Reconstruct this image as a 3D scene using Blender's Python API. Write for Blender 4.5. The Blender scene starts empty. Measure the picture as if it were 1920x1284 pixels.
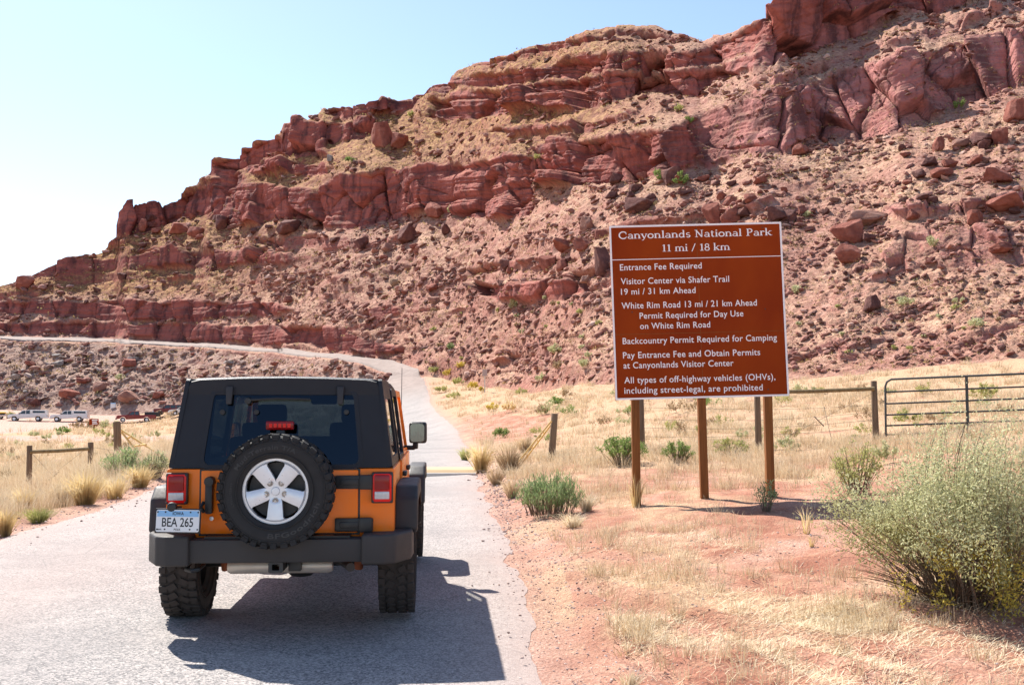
import bpy, bmesh, math, random
import numpy as np
from mathutils import Vector, Matrix

# ------------------------------------------------------------------ camera, world, sun, exposure
SC = bpy.context.scene
COL = SC.collection
R = math.radians
EYE = 1.60
FPX = 1900.0                      # focal length in pixels of the 1920 wide photograph
PITCH = math.atan(120 / FPX)
cam_d = bpy.data.cameras.new('camera'); cam = bpy.data.objects.new('camera', cam_d); COL.objects.link(cam)
cam_d.sensor_width = 36.0; cam_d.lens = 36.0 * FPX / 1920; cam_d.clip_start = 0.05; cam_d.clip_end = 4000
cam.location = (0, 0, EYE); cam.rotation_euler = (R(90) + PITCH, 0, 0)
SC.camera = cam
SUNV = Vector((-0.50, 0.672, 1.0)).normalized()        # towards the sun
SUN_EL = math.asin(SUNV.z); SUN_AZ = math.atan2(SUNV.x, SUNV.y)
w = bpy.data.worlds.new('World'); SC.world = w; w.use_nodes = True
wn = w.node_tree.nodes; wl = w.node_tree.links
sky = wn.new('ShaderNodeTexSky'); sky.sky_type = 'NISHITA'; sky.sun_disc = False
sky.sun_elevation = SUN_EL; sky.sun_rotation = SUN_AZ; sky.altitude = 1300
sky.air_density = 1.0; sky.dust_density = 1.3; sky.ozone_density = 0.7
bg = wn['Background']; bg.inputs['Strength'].default_value = 0.108
wl.new(sky.outputs[0], bg.inputs['Color'])
sun_d = bpy.data.lights.new('sun', 'SUN'); sun_d.energy = 5.0; sun_d.angle = R(0.53); sun_d.color = (1.0, 0.95, 0.87)
sun = bpy.data.objects.new('sun', sun_d); COL.objects.link(sun)
sun.rotation_euler = SUNV.to_track_quat('Z', 'Y').to_euler(); sun.location = (-20, 25, 40)
SC.view_settings.view_transform = 'Standard'; SC.view_settings.look = 'None'
SC.view_settings.exposure = 1.05; SC.view_settings.gamma = 1.0
SC.cycles.max_bounces = 8; SC.cycles.transparent_max_bounces = 16
random.seed(7); RNG = np.random.default_rng(11)

# ------------------------------------------------------------------ geometry helpers
_sp, _cp = math.sin(PITCH), math.cos(PITCH)
def ray(px, py):
    a = (np.asarray(px, float) - 960) / FPX; b = -(np.asarray(py, float) - 642) / FPX
    return a, _cp - b * _sp, _sp + b * _cp                # x, y, z of the viewing ray
def at(px, py, Y):
    x, y, z = ray(px, py); k = Y / y
    return np.stack(np.broadcast_arrays(x * k, Y + 0 * k, EYE + z * k), -1)
def project(P):
    P = np.asarray(P, float); x = P[..., 0]; y = P[..., 1]; z = P[..., 2] - EYE
    d = y * _cp + z * _sp; u = -y * _sp + z * _cp
    return 960 + FPX * x / d, 642 - FPX * u / d
def _hash(ix, iy, iz, seed):
    h = (ix.astype(np.int64) * 374761393 + iy.astype(np.int64) * 668265263 + iz.astype(np.int64) * 2147483647 + seed * 974634777) & 0xFFFFFFFF
    h = ((h ^ (h >> 13)) * 1274126177) & 0xFFFFFFFF
    h = ((h ^ (h >> 16)) * 2246822519) & 0xFFFFFFFF
    return ((h ^ (h >> 15)) & 0xFFFFFF) / float(0xFFFFFF)
def vnoise(x, y, z, seed=0):
    x, y, z = np.broadcast_arrays(np.asarray(x, float), np.asarray(y, float), np.asarray(z, float))
    ix = np.floor(x); iy = np.floor(y); iz = np.floor(z)
    fx = x - ix; fy = y - iy; fz = z - iz
    fx = fx * fx * (3 - 2 * fx); fy = fy * fy * (3 - 2 * fy); fz = fz * fz * (3 - 2 * fz)
    out = 0
    for dx in (0, 1):
        for dy in (0, 1):
            for dz in (0, 1):
                wgt = (fx if dx else 1 - fx) * (fy if dy else 1 - fy) * (fz if dz else 1 - fz)
                out = out + wgt * _hash(ix + dx, iy + dy, iz + dz, seed)
    return out * 2 - 1
def fbm(x, y, z=0.0, octs=4, seed=0, gain=0.5):
    a = 1.0; s = 0; f = 1.0; n = 0
    for o in range(octs):
        s = s + a * vnoise(x * f, y * f, np.asarray(z) * f, seed + o * 17); n += a; a *= gain; f *= 2.03
    return s / n
def voronoi(x, y, z, seed=0):
    ix = np.floor(x); iy = np.floor(y); iz = np.floor(z)
    f1 = np.full(x.shape, 9.0); f2 = np.full(x.shape, 9.0); cid = np.zeros(x.shape)
    for dx in (-1, 0, 1):
        for dy in (-1, 0, 1):
            for dz in (-1, 0, 1):
                cx = ix + dx; cy = iy + dy; cz = iz + dz
                d = np.sqrt((cx + .1 + .8 * _hash(cx, cy, cz, seed) - x) ** 2 + (cy + .1 + .8 * _hash(cx, cy, cz, seed + 1) - y) ** 2
                            + (cz + .1 + .8 * _hash(cx, cy, cz, seed + 2) - z) ** 2)
                c = _hash(cx, cy, cz, seed + 3)
                nw = d < f1
                f2 = np.where(nw, f1, np.minimum(f2, d)); cid = np.where(nw, c, cid); f1 = np.where(nw, d, f1)
    return f1, f2, cid
def sstep(a, b, x):
    t = np.clip((np.asarray(x, float) - a) / (b - a), 0, 1); return t * t * (3 - 2 * t)
def link(name, me, mats=None, parent=None):
    o = bpy.data.objects.new(name, me); COL.objects.link(o)
    if mats is not None:
        for m in (mats if isinstance(mats, (list, tuple)) else [mats]): me.materials.append(m)
    if parent is not None: o.parent = parent
    return o
def mesh_np(name, V, F, attrs=None, smooth=True, sharp=None):
    V = np.ascontiguousarray(V, np.float32).reshape(-1, 3)
    Fs = F if isinstance(F, list) else [F]
    me = bpy.data.meshes.new(name); me.vertices.add(len(V)); me.vertices.foreach_set('co', V.ravel())
    idx = np.concatenate([np.asarray(f, np.int32).ravel() for f in Fs])
    tot = np.concatenate([np.full(len(f), np.asarray(f).shape[1], np.int32) for f in Fs])
    st = np.concatenate([[0], np.cumsum(tot)[:-1]]).astype(np.int32)
    me.loops.add(len(idx)); me.loops.foreach_set('vertex_index', idx)
    me.polygons.add(len(tot)); me.polygons.foreach_set('loop_start', st)
    me.update(calc_edges=True)
    me.polygons.foreach_set('use_smooth', np.full(len(tot), smooth))
    for k, a in (attrs or {}).items():
        a = np.asarray(a, np.float32)
        at_ = me.attributes.new(k, 'FLOAT' if a.size == len(V) else 'FLOAT_COLOR', 'POINT')
        if a.size == len(V): at_.data.foreach_set('value', a.ravel())
        else: at_.data.foreach_set('color', a.ravel())
    if sharp is not None: me.set_sharp_from_angle(angle=R(sharp))
    return me
def grid_faces(nr, nc):
    i = np.arange(nr * nc).reshape(nr, nc)
    return np.stack([i[:-1, :-1], i[:-1, 1:], i[1:, 1:], i[1:, :-1]], -1).reshape(-1, 4)
def tag(o, label=None, cat=None, group=None, kind=None):
    if label: o['label'] = label
    if cat: o['category'] = cat
    if group: o['group'] = group
    if kind: o['kind'] = kind
    return o
def thing(name, label, cat, loc=(0, 0, 0), rz=0, group=None):
    o = bpy.data.objects.new(name, None); COL.objects.link(o); o.location = loc; o.rotation_euler = (0, 0, rz)
    o.empty_display_size = 0.3
    return tag(o, label, cat, group)
def copy_tree(o, parent=None, kids=None):
    c = o.copy(); COL.objects.link(c)
    if parent is not None: c.parent = parent
    for ch in list(o.children): copy_tree(ch, c)
    return c

class MB:
    """collects shapes, builds ONE mesh object"""
    def __init__(s): s.bm = bmesh.new()
    def _bev(s, vs, b, seg=2):
        if b > 0:
            es = list({e for v in vs for e in v.link_edges})
            bmesh.ops.bevel(s.bm, geom=es, offset=b, segments=seg, profile=.6, affect='EDGES', clamp_overlap=True)
    def box(s, x0, x1, y0, y1, z0, z1, bev=0, M=None, seg=2):
        r = bmesh.ops.create_cube(s.bm, size=1.0); vs = r['verts']
        for v in vs:
            c = v.co; v.co = Vector(((x0 + x1) / 2 + c.x * (x1 - x0), (y0 + y1) / 2 + c.y * (y1 - y0), (z0 + z1) / 2 + c.z * (z1 - z0)))
        if M is not None:
            for v in vs: v.co = M @ v.co
        s._bev(vs, bev, seg); return s
    def prism(s, pts, fn, a, b, bev=0, seg=2):
        """pts: 2D outline; fn(u, v, w) -> 3D; extruded from w=a to w=b"""
        A = [s.bm.verts.new(fn(u, v, a)) for u, v in pts]; Bv = [s.bm.verts.new(fn(u, v, b)) for u, v in pts]
        n = len(pts)
        s.bm.faces.new(A[::-1]); s.bm.faces.new(Bv)
        for i in range(n): s.bm.faces.new((A[i], A[(i + 1) % n], Bv[(i + 1) % n], Bv[i]))
        s._bev(A + Bv, bev, seg); return s
    def frame(s, outer, inner, off, bev=0):
        """ring panel between two equally long 3D loops, thickened by the vector off"""
        off = Vector(off); n = len(outer)
        L = [[s.bm.verts.new(Vector(p) + k) for p in loop] for loop, k in ((outer, Vector()), (inner, Vector()), (outer, off), (inner, off))]
        fs = []
        for i in range(n):
            j = (i + 1) % n
            for a, b in ((0, 1), (3, 2), (2, 0), (1, 3)):
                fs.append(s.bm.faces.new((L[a][i], L[a][j], L[b][j], L[b][i])))
        if bev:
            es = [e for v in L[0] for e in v.link_edges if e.other_vert(v) in L[0]]
            bmesh.ops.bevel(s.bm, geom=list(set(es)), offset=bev, segments=2, profile=.6, affect='EDGES')
        return s
    def tube(s, path, r, n=8, cap=True):
        path = [Vector(p) for p in path]; rings = []
        rs = r if isinstance(r, (list, tuple)) else [r] * len(path)
        up = None
        for i, p in enumerate(path):
            t = (path[min(i + 1, len(path) - 1)] - path[max(i - 1, 0)]).normalized()
            if up is None: up = t.orthogonal().normalized()
            up = (up - t * up.dot(t)).normalized(); bi = t.cross(up)
            rings.append([s.bm.verts.new(p + (up * math.cos(k * 2 * math.pi / n) + bi * math.sin(k * 2 * math.pi / n)) * rs[i]) for k in range(n)])
        for a, b in zip(rings, rings[1:]):
            for k in range(n): s.bm.faces.new((a[k], a[(k + 1) % n], b[(k + 1) % n], b[k]))
        if cap: s.bm.faces.new(rings[0][::-1]); s.bm.faces.new(rings[-1])
        return s
    def lathe(s, prof, M, n=32, close=False):
        """prof: (radius, height) pairs turned round local z, placed by matrix M"""
        rings = []
        for r, h in prof:
            if r < 1e-6: rings.append([s.bm.verts.new(M @ Vector((0, 0, h)))])
            else: rings.append([s.bm.verts.new(M @ Vector((r * math.cos(k * 2 * math.pi / n), r * math.sin(k * 2 * math.pi / n), h))) for k in range(n)])
        prs = list(zip(rings, rings[1:])) + ([(rings[-1], rings[0])] if close else [])
        for a, b in prs:
            for k in range(n):
                q = [a[k % len(a)], a[(k + 1) % len(a)], b[(k + 1) % len(b)], b[k % len(b)]]
                u = []
                for v in q:
                    if v not in u: u.append(v)
                if len(u) >= 3: s.bm.faces.new(u)
        return s
    def build(s, name, mat, parent=None, smooth=35):
        bmesh.ops.recalc_face_normals(s.bm, faces=s.bm.faces)
        me = bpy.data.meshes.new(name); s.bm.to_mesh(me); s.bm.free()
        if smooth:
            me.polygons.foreach_set('use_smooth', np.ones(len(me.polygons), bool)); me.set_sharp_from_angle(angle=R(smooth))
        return link(name, me, mat, parent)
def XYZ(u, v, w): return Vector((u, v, w))
def YZX(u, v, w): return Vector((w, u, v))       # outline in y-z, extruded along x
def XZY(u, v, w): return Vector((u, w, v))       # outline in x-z, extruded along y
def rrect(x0, x1, y0, y1, r, n=4):
    pts = []
    for cx, cy, a0 in ((x1 - r, y1 - r, 0), (x0 + r, y1 - r, 90), (x0 + r, y0 + r, 180), (x1 - r, y0 + r, 270)):
        for k in range(n + 1):
            a = R(a0 + 90 * k / n); pts.append((cx + r * math.cos(a), cy + r * math.sin(a)))
    return pts

# ------------------------------------------------------------------ materials
class NT:
    def __init__(s, name):
        s.m = bpy.data.materials.new(name); s.m.use_nodes = True
        s.n = s.m.node_tree.nodes; s.l = s.m.node_tree.links; s.b = s.n['Principled BSDF']; s.out = s.n['Material Output']
    def new(s, t, **kw):
        nd = s.n.new(t)
        for k, v in kw.items():
            if k in nd.inputs: s.set(nd.inputs[k], v)
            else: setattr(nd, k, v)
        return nd
    def set(s, sock, v):
        if hasattr(v, 'node'): s.l.new(v, sock)
        elif isinstance(v, (tuple, list)) and len(v) == 3 and sock.type == 'RGBA': sock.default_value = (*v, 1)
        else: sock.default_value = v
    def pos(s): return s.new('ShaderNodeNewGeometry').outputs['Position']
    def obj(s): return s.new('ShaderNodeTexCoord').outputs['Object']
    def scale(s, vec, sc):
        nd = s.new('ShaderNodeMapping'); s.l.new(vec, nd.inputs['Vector']); nd.inputs['Scale'].default_value = sc if isinstance(sc, tuple) else (sc,) * 3
        return nd.outputs[0]
    def noise(s, vec, sc, det=4, rough=.55, dist=0.0):
        nd = s.new('ShaderNodeTexNoise'); s.l.new(vec, nd.inputs['Vector'])
        nd.inputs['Scale'].default_value = sc; nd.inputs['Detail'].default_value = det; nd.inputs['Roughness'].default_value = rough; nd.inputs['Distortion'].default_value = dist
        return nd.outputs['Fac']
    def voro(s, vec, sc, feat='F1', out='Distance'):
        nd = s.new('ShaderNodeTexVoronoi'); nd.feature = feat; s.l.new(vec, nd.inputs['Vector']); nd.inputs['Scale'].default_value = sc
        return nd.outputs[out]
    def ramp(s, fac, stops):
        nd = s.new('ShaderNodeValToRGB'); s.l.new(fac, nd.inputs[0]); cr = nd.color_ramp
        while len(cr.elements) > len(stops): cr.elements.remove(cr.elements[-1])
        while len(cr.elements) < len(stops): cr.elements.new(1.0)
        for e, (p, c) in zip(cr.elements, stops):
            e.position = p; e.color = (c, c, c, 1) if isinstance(c, (int, float)) else (*c, 1)
        return nd.outputs[0]
    def mix(s, fac, a, b, mode='MIX'):
        nd = s.new('ShaderNodeMix'); nd.data_type = 'RGBA'; nd.blend_type = mode
        s.set(nd.inputs[0], fac); s.set(nd.inputs[6], a); s.set(nd.inputs[7], b); return nd.outputs[2]
    def math(s, op, a, b=0.0, clamp=False):
        nd = s.new('ShaderNodeMath'); nd.operation = op; nd.use_clamp = clamp; s.set(nd.inputs[0], a); s.set(nd.inputs[1], b); return nd.outputs[0]
    def attr(s, name, out='Fac'):
        nd = s.new('ShaderNodeAttribute'); nd.attribute_name = name; return nd.outputs[out]
    def bump(s, h, dist, strength=1.0, chain=None):
        nd = s.new('ShaderNodeBump'); s.l.new(h, nd.inputs['Height']); nd.inputs['Distance'].default_value = dist; nd.inputs['Strength'].default_value = strength
        if chain is not None: s.l.new(chain, nd.inputs['Normal'])
        return nd.outputs[0]
    def fin(s, color=None, rough=None, normal=None, **kw):
        if color is not None: s.set(s.b.inputs['Base Color'], color)
        if rough is not None: s.set(s.b.inputs['Roughness'], rough)
        if normal is not None: s.set(s.b.inputs['Normal'], normal)
        for k, v in kw.items(): s.set(s.b.inputs[k.replace('_', ' ')], v)
        return s.m
def simple(name, col, rough=.6, var=.12, sc=6.0, bump=0.0, metallic=0.0, spec=.5, coat=0.0, bsc=60):
    t = NT(name); o = t.obj(); n = t.noise(o, sc, 5)
    lo = tuple(c * (1 - var) for c in col); hi = tuple(min(1, c * (1 + var)) for c in col)
    c = t.mix(n, lo, hi)
    kw = {}
    if bump: kw['normal'] = t.bump(t.noise(o, bsc, 3), bump)
    r = t.ramp(t.noise(o, sc * 2, 3), [(.3, max(0, rough - .08)), (.7, min(1, rough + .08))])
    m = t.fin(c, r, Metallic=metallic, Specular_IOR_Level=spec, **kw)
    if coat: t.b.inputs['Coat Weight'].default_value = coat; t.b.inputs['Coat Roughness'].default_value = .04
    return m
# ------------------------------------------------------------------ terrain: the ground sheet
CP = []      # control points X, Y, z
def cpx(px, py, Y): CP.append(tuple(at(px, py, Y)))
for X_, Y_ in ((-6, 3), (0, 3), (4, 3), (-7, 8), (-3, 8), (0.5, 8), (-7, 14), (-3, 14), (0, 14), (-7.3, 20), (-1, 20), (-7.6, 25.8), (-1, 25.8), (-9, 44), (-2.5, 44), (-14, 6), (8, 3)):
    CP.append((X_, Y_, 0.0))
for a in ((1750, 1140, 7.4), (1315, 937, 14.3), (1780, 812, 22.5), (1640, 833, 22.6), (1038, 865, 25), (1203, 850, 24), (1421, 848, 24),
          (220, 862, 27.5), (170, 886, 29), (55, 920, 28.6), (60, 940, 20), (60, 788, 163), (100, 799, 120), (-150, 800, 120), (260, 806, 118), (330, 795, 150), (150, 825, 80), (-200, 790, 170), (-200, 830, 80), (-250, 930, 28),
          (800, 793, 78), (790, 762, 95), (770, 730, 110), (755, 712, 119), (700, 730, 113), (640, 760, 110), (400, 800, 120), (300, 788.5, 162), (400, 830, 60),
          (1000, 740, 90), (1000, 800, 55), (1100, 727, 74), (1300, 740, 55), (1600, 720, 50), (1900, 690, 45), (1300, 800, 32), (1600, 780, 30), (2200, 700, 30), (2200, 850, 14)):
    cpx(*a)
FOOT = np.array([(-340, 775, 192), (0, 766, 184), (340, 758, 172), (500, 748, 152), (600, 738, 136), (700, 722, 122.5), (765, 702, 121.5), (830, 706, 118), (950, 724, 96), (1100, 716, 76), (1300, 713, 63),
                 (1600, 698, 56), (1900, 672, 51), (2250, 640, 48)], float)
for px_, py_, Y_ in FOOT:
    p = at(px_, py_, Y_); CP.append(tuple(p)); q = at(px_, py_, Y_ * 1.35); CP.append((q[0], q[1], p[2] - 1.5))
    q = at(px_, py_, Y_ * 2.0); CP.append((q[0], q[1], p[2] - 3))
CP = np.array(CP)
def _uv(X, Y):
    az = np.clip(np.arctan2(X, Y), -.75, .75); r = np.sqrt(X * X + Y * Y)
    return az * 5.0, 2.0 * np.log(np.maximum(r, 2.5))
def _phi(r2): return 0.5 * r2 * np.log(r2 + 1e-9)
_cu, _cv = _uv(CP[:, 0], CP[:, 1]); _n = len(CP)
_A = np.zeros((_n + 3, _n + 3)); _A[:_n, :_n] = _phi((_cu[:, None] - _cu) ** 2 + (_cv[:, None] - _cv) ** 2) + np.eye(_n) * 0.02
_A[:_n, _n] = 1; _A[:_n, _n + 1] = _cu; _A[:_n, _n + 2] = _cv; _A[_n:, :_n] = _A[:_n, _n:].T
_W = np.linalg.solve(_A, np.concatenate([CP[:, 2], np.zeros(3)]))
def ground_z(X, Y):
    X = np.asarray(X, float); Y = np.asarray(Y, float); sh = np.broadcast(X, Y).shape
    X = np.broadcast_to(X, sh).ravel(); Y = np.broadcast_to(Y, sh).ravel(); out = np.empty(X.size)
    for i in range(0, X.size, 40000):
        u, v = _uv(X[i:i + 40000], Y[i:i + 40000])
        ph = _phi((u[:, None] - _cu) ** 2 + (v[:, None] - _cv) ** 2)
        out[i:i + 40000] = ph @ _W[:_n] + _W[_n] + _W[_n + 1] * u + _W[_n + 2] * v
    r = np.sqrt(X * X + Y * Y); b = sstep(2.5, 6.5, r) * sstep(-4, 4, Y)
    return (out * b).reshape(sh)
# main road edges on the ground: Y -> X
RY = np.array([-40, 3, 12, 20, 25.8, 45, 60, 75, 95, 108, 118, 124.0])
RR = np.array([2.4, .35, -.12, -.55, -.9, -2.1, -3.2, -4.7, -7.6, -9.0, -10.3, -12.0])
RL = np.array([-1.6, -5.4, -6.2, -7.0, -7.5, -9.0, -10.2, -11.5, -13.4, -14.2, -14.8, -15.4])
def road_mask(X, Y, grow=0.0):
    r = np.interp(Y, RY, RR) + grow; l = np.interp(Y, RY, RL) - grow
    return sstep(-.35, .0, r - X) * sstep(-.35, .0, X - l) * (Y < 123)
def near_noise(X, Y):
    r = np.sqrt(X * X + Y * Y)
    a = np.clip(r / 60, .2, 1) * (1 - .75 * sstep(60, 120, r))
    z = fbm(X / 2.6, Y / 2.6, 0, 3, 3) * .16 * a + fbm(X / .5, Y / .5, 0, 3, 5) * .045 * np.clip(14 / (r + 1), .3, 1)
    hump = sstep(20, 30, Y) * sstep(0, 6, X) * (1 - .6 * sstep(60, 120, r))
    z = z + hump * fbm(X / 7, Y / 7, 0, 3, 9) * .35
    # old wheel ruts running off to the lower right
    for (x0, y0, x1, y1, wd, dp) in RUTS:
        dx, dy = x1 - x0, y1 - y0; L = math.hypot(dx, dy); s = ((X - x0) * dx + (Y - y0) * dy) / L
        d = ((X - x0) * dy - (Y - y0) * dx) / L + .12 * np.sin(s * .8)
        k = sstep(-1.0, .6, s) * sstep(L + 1, L - .6, s)
        z = z + k * dp * (-np.exp(-(d / wd) ** 2) + .55 * np.exp(-((np.abs(d) - 1.7 * wd) / (.6 * wd)) ** 2) + .22 * np.exp(-(d / wd) ** 2) * np.sin(s * 60))
    return z
def gxy(px, py, z=0.0):
    x, y, zz = ray(px, py); k = (z - EYE) / zz; return float(x * k), float(y * k)
RUTS = []
for a, b, wd, dp in (((1020, 1085), (1560, 1290), .11, .05), ((985, 1140), (1330, 1330), .12, .05), ((1290, 1180), (1830, 1330), .13, .045), ((1440, 1130), (2000, 1265), .15, .04)):
    RUTS.append((*gxy(*a), *gxy(*b), wd, dp))
def ground_full(X, Y):
    m = 1 - road_mask(X, Y, .25)
    return ground_z(X, Y) + near_noise(X, Y) * m - .05 * (1 - m)
azs = np.concatenate([np.linspace(-math.pi, -.66, 60)[:-1], np.linspace(-.66, .62, 640), np.linspace(.62, math.pi, 60)[1:]])
rds = np.concatenate([[.3, 1.2, 2.2], np.exp(np.linspace(math.log(3.0), math.log(420), 640)), [700, 1400]])
AZ, RD = np.meshgrid(azs, rds); GX = RD * np.sin(AZ); GY = RD * np.cos(AZ)
GZ = ground_full(GX, GY)
gpx, gpy = 960 + FPX * GX / np.maximum(GY, .5), 762 - FPX * (GZ - EYE) / np.maximum(GY, .5)
def blob(cx, cy, rx, ry): return np.exp(-((gpx - cx) / rx) ** 2 - ((gpy - cy) / ry) ** 2) * (GY > 1)
# bare red earth, pale gravel and straw cover (the soil's own colours)
n1 = fbm(GX / 2.2, GY / 2.2, 0, 4, 21); n2 = fbm(GX / .7, GY / .7, 0, 4, 22)
bare = sstep(.0, .5, n1 * .8 + n2 * .5 + .25 + 1.1 * blob(1500, 1040, 220, 60) + .5 * blob(1600, 1250, 420, 90) + 1.6 * blob(940, 800, 90, 28) - .7 * blob(1250, 1100, 200, 70) - .5 * sstep(17, 26, GY))
for (x0, y0, x1, y1, wd, dp) in RUTS:
    dx, dy = x1 - x0, y1 - y0; L = math.hypot(dx, dy); d = np.abs(((GX - x0) * dy - (GY - y0) * dx) / L)
    bare = np.maximum(bare, np.exp(-(d / .35) ** 2) * .9 * (GY < 12) * (GX > .5))
rl = np.interp(GY, RY, RL); rr = np.interp(GY, RY, RR)
grav = np.clip(np.exp(-np.maximum(GX - rr, 0) / (.35 + .004 * GY)) * np.exp(-np.maximum(rl - GX, 0) / (.8 + .02 * GY)), 0, 1) * (GY < 122)
lot = sstep(.35, .6, sstep(85, 100, GY + 18 * fbm(GX / 20, GY / 20, 0, 2, 31)) * sstep(0, 30, 130 + np.clip(803 - gpy, -12, 16) * 10 + 25 * n1 - gpx) + sstep(7, 3, np.abs(gpy - 822 + 4 * n1)) * sstep(380, 300, gpx) * (GY > 30) * (GY < 140))
lot = lot * (GY > 30)
gm = NT('dry red soil'); P_ = gm.pos()
soil = gm.ramp(gm.noise(P_, 1.3, 6, .65), [(.33, (.25, .085, .05)), (.46, (.38, .165, .105)), (.58, (.50, .27, .19)), (.7, (.58, .38, .29))])
straw = gm.ramp(gm.noise(P_, 9.0, 6, .75), [(.3, (.36, .21, .12)), (.5, (.52, .37, .22)), (.72, (.64, .50, .31))])
pale = gm.ramp(gm.noise(P_, 2.5, 6, .7), [(.3, (.42, .28, .22)), (.7, (.60, .45, .38))])
peb = gm.voro(P_, 38.0); pebc = gm.ramp(peb, [(.12, (.22, .15, .13)), (.3, (.44, .30, .25)), (.6, (.56, .42, .36))])
c = gm.mix(gm.math('ADD', gm.attr('bare'), gm.math('MULTIPLY', gm.math('SUBTRACT', gm.noise(P_, 3.2, 7, .75), .5), 2.2), True), straw, soil)
c = gm.mix(gm.attr('gravel'), c, gm.mix(.55, soil, pebc))
c = gm.mix(gm.attr('lot'), c, pale)
c = gm.mix(gm.ramp(gm.noise(P_, 55, 2), [(.42, 0.0), (.36, .55)]), c, (.20, .10, .07))
c = gm.mix(1.0, c, (1.2, 1.2, 1.2), 'MULTIPLY')
nb = gm.bump(gm.noise(P_, 6, 7, .75), .07, .8); nb = gm.bump(peb, .012, .5, nb)
ground = link('ground', mesh_np('ground', np.stack([GX, GY, GZ], -1), grid_faces(*GX.shape)[:, ::-1], {'bare': bare, 'gravel': grav, 'lot': lot}), gm.fin(c, .95, nb, Specular_IOR_Level=.15))
ground['kind'] = 'structure'

# ------------------------------------------------------------------ terrain: the red rock hill
SKYL = np.array([(-340, 566), (0, 537), (40, 525), (62, 513), (130, 486), (190, 472), (217, 450), (229, 404), (243, 384), (300, 374), (370, 348), (376, 338), (390, 302), (430, 284), (484, 257), (523, 250),
                 (528, 230), (570, 225), (596, 214), (605, 204), (691, 195), (774, 187), (789, 159), (829, 151), (850, 141), (882, 120), (930, 105), (1010, 83), (1060, 70), (1100, 60), (1160, 50), (1220, 52),
                 (1290, 66), (1320, 76), (1340, 68), (1407, 47), (1418, 29), (1476, 0), (1560, -32), (1920, -130), (2260, -200)], float)
CL = [  # tan(slope), outline in photograph pixels
 (3.2, [(377,340),(377,336),(386,303),(428,286),(484,258),(525,252),(525,231),(570,225),(613,252),(617,288),(557,297),(497,301),(428,323)]),
 (2.2, [(446,314),(493,306),(613,306),(617,327),(471,331)]),
 (3.2, [(222,447),(223,408),(240,385),(278,376),(317,366),(386,344),(411,327),(446,321),(471,348),(536,353),(591,353),(596,387),(578,408),(514,413),(480,426),(428,426),(386,404),(343,408),(300,426),(240,449)]),
 (1.8, [(51,511),(129,486),(197,486),(274,473),(343,468),(386,473),(471,468),(557,477),(557,494),(471,498),(386,503),(300,503),(223,507),(129,516),(56,524)]),
 (3.2, [(-340,577),(0,569),(129,565),(343,563),(471,567),(536,571),(557,584),(471,595),(343,601),(214,603),(150,595),(77,593),(0,588),(-340,597)]),
 (2.2, [(-340,612),(34,608),(150,602),(257,610),(386,606),(514,610),(640,618),(700,640),(755,650),(755,664),(700,668),(640,658),(557,645),(386,640),(300,637),(171,631),(64,626),(-340,620)]),
 (3.4, [(584,424),(596,356),(627,330),(672,325),(721,315),(784,315),(844,310),(915,304),(953,291),(1005,295),(1010,319),(997,356),(1005,386),(982,398),(934,409),(878,407),(822,398),(784,405),(702,416),(616,426)]),
 (3.0, [(1005,297),(1001,278),(1038,259),(1083,259),(1140,252),(1200,244),(1290,242),(1300,310),(1275,330),(1200,338),(1121,345),(1083,349),(1031,349),(1009,345)]),
 (3.2, [(782,183),(782,160),(829,151),(934,136),(1009,128),(1065,110),(1121,95),(1200,97),(1250,93),(1300,100),(1340,78),(1412,46),(1412,100),(1300,128),(1200,124),(1121,133),(1065,141),(1009,150),(896,162),(848,164)]),
 (3.4, [(803,186),(840,178),(896,170),(934,171),(1009,157),(1065,145),(1121,138),(1200,130),(1310,133),(1420,104),(1425,130),(1345,150),(1320,180),(1200,172),(1139,188),(1083,203),(1009,207),(919,214),(829,227),(807,214)]),
 (3.0, [(603,205),(691,196),(781,185),(784,196),(754,218),(672,220),(635,222)]),
 (2.8, [(560,232),(612,231),(672,224),(706,231),(709,252),(672,263),(616,267),(610,290),(560,290)]),
 (3.4, [(1411,67),(1413,30),(1476,0),(1560,-32),(1920,-130),(2260,-200),(2260,-110),(1920,-30),(1816,0),(1767,20),(1682,30),(1617,65),(1532,91),(1468,117),(1427,127),(1419,97)]),
 (1.5, [(1273,243),(1314,210),(1358,194),(1419,178),(1516,154),(1565,134),(1593,130),(1666,121),(1767,89),(1848,73),(1920,57),(2260,-20),(2260,90),(1920,162),(1869,178),(1808,194),(1747,227),(1666,259),(1617,263),(1565,251),(1516,263),(1468,287),(1423,289),(1395,279),(1362,300),(1322,316),(1300,300)]),
 (1.1, [(1445,142),(1560,110),(1700,68),(1850,24),(1920,8),(1920,22),(1850,37),(1700,82),(1560,124),(1450,154)]),
 (1.1, [(1345,196),(1420,168),(1500,146),(1500,152),(1420,178),(1350,204)]),
 (1.0, [(1650,482),(1682,441),(1727,425),(1920,417),(2260,400),(2260,490),(1920,494),(1808,498),(1666,498)]),
 (2.0, [(874,528),(950,534),(1037,528),(1093,528),(1096,542),(1037,557),(979,563),(921,560),(886,551)]),
 (2.0, [(673,586),(696,577),(757,572),(757,583),(717,601),(687,595)]),
 (1.6, [(1640,395),(1740,372),(1760,385),(1920,350),(1920,375),(1700,408)]),
 (1.4, [(480,455),(560,440),(690,450),(760,440),(760,455),(650,468),(520,470)]),
 (1.6, [(905,250),(960,238),(1060,232),(1200,205),(1200,218),(1080,243),(960,252)]),
 (1.8, [(880,120),(930,105),(1010,86),(1100,66),(1160,56),(1290,72),(1290,78),(1160,66),(1100,78),(1000,104),(900,128)]),
]
RD_IN = np.array([(-340, 631), (0, 637), (200, 643), (400, 652), (500, 660), (640, 676), (700, 690), (726, 700)], float)      # lower edge of the hill road
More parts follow.
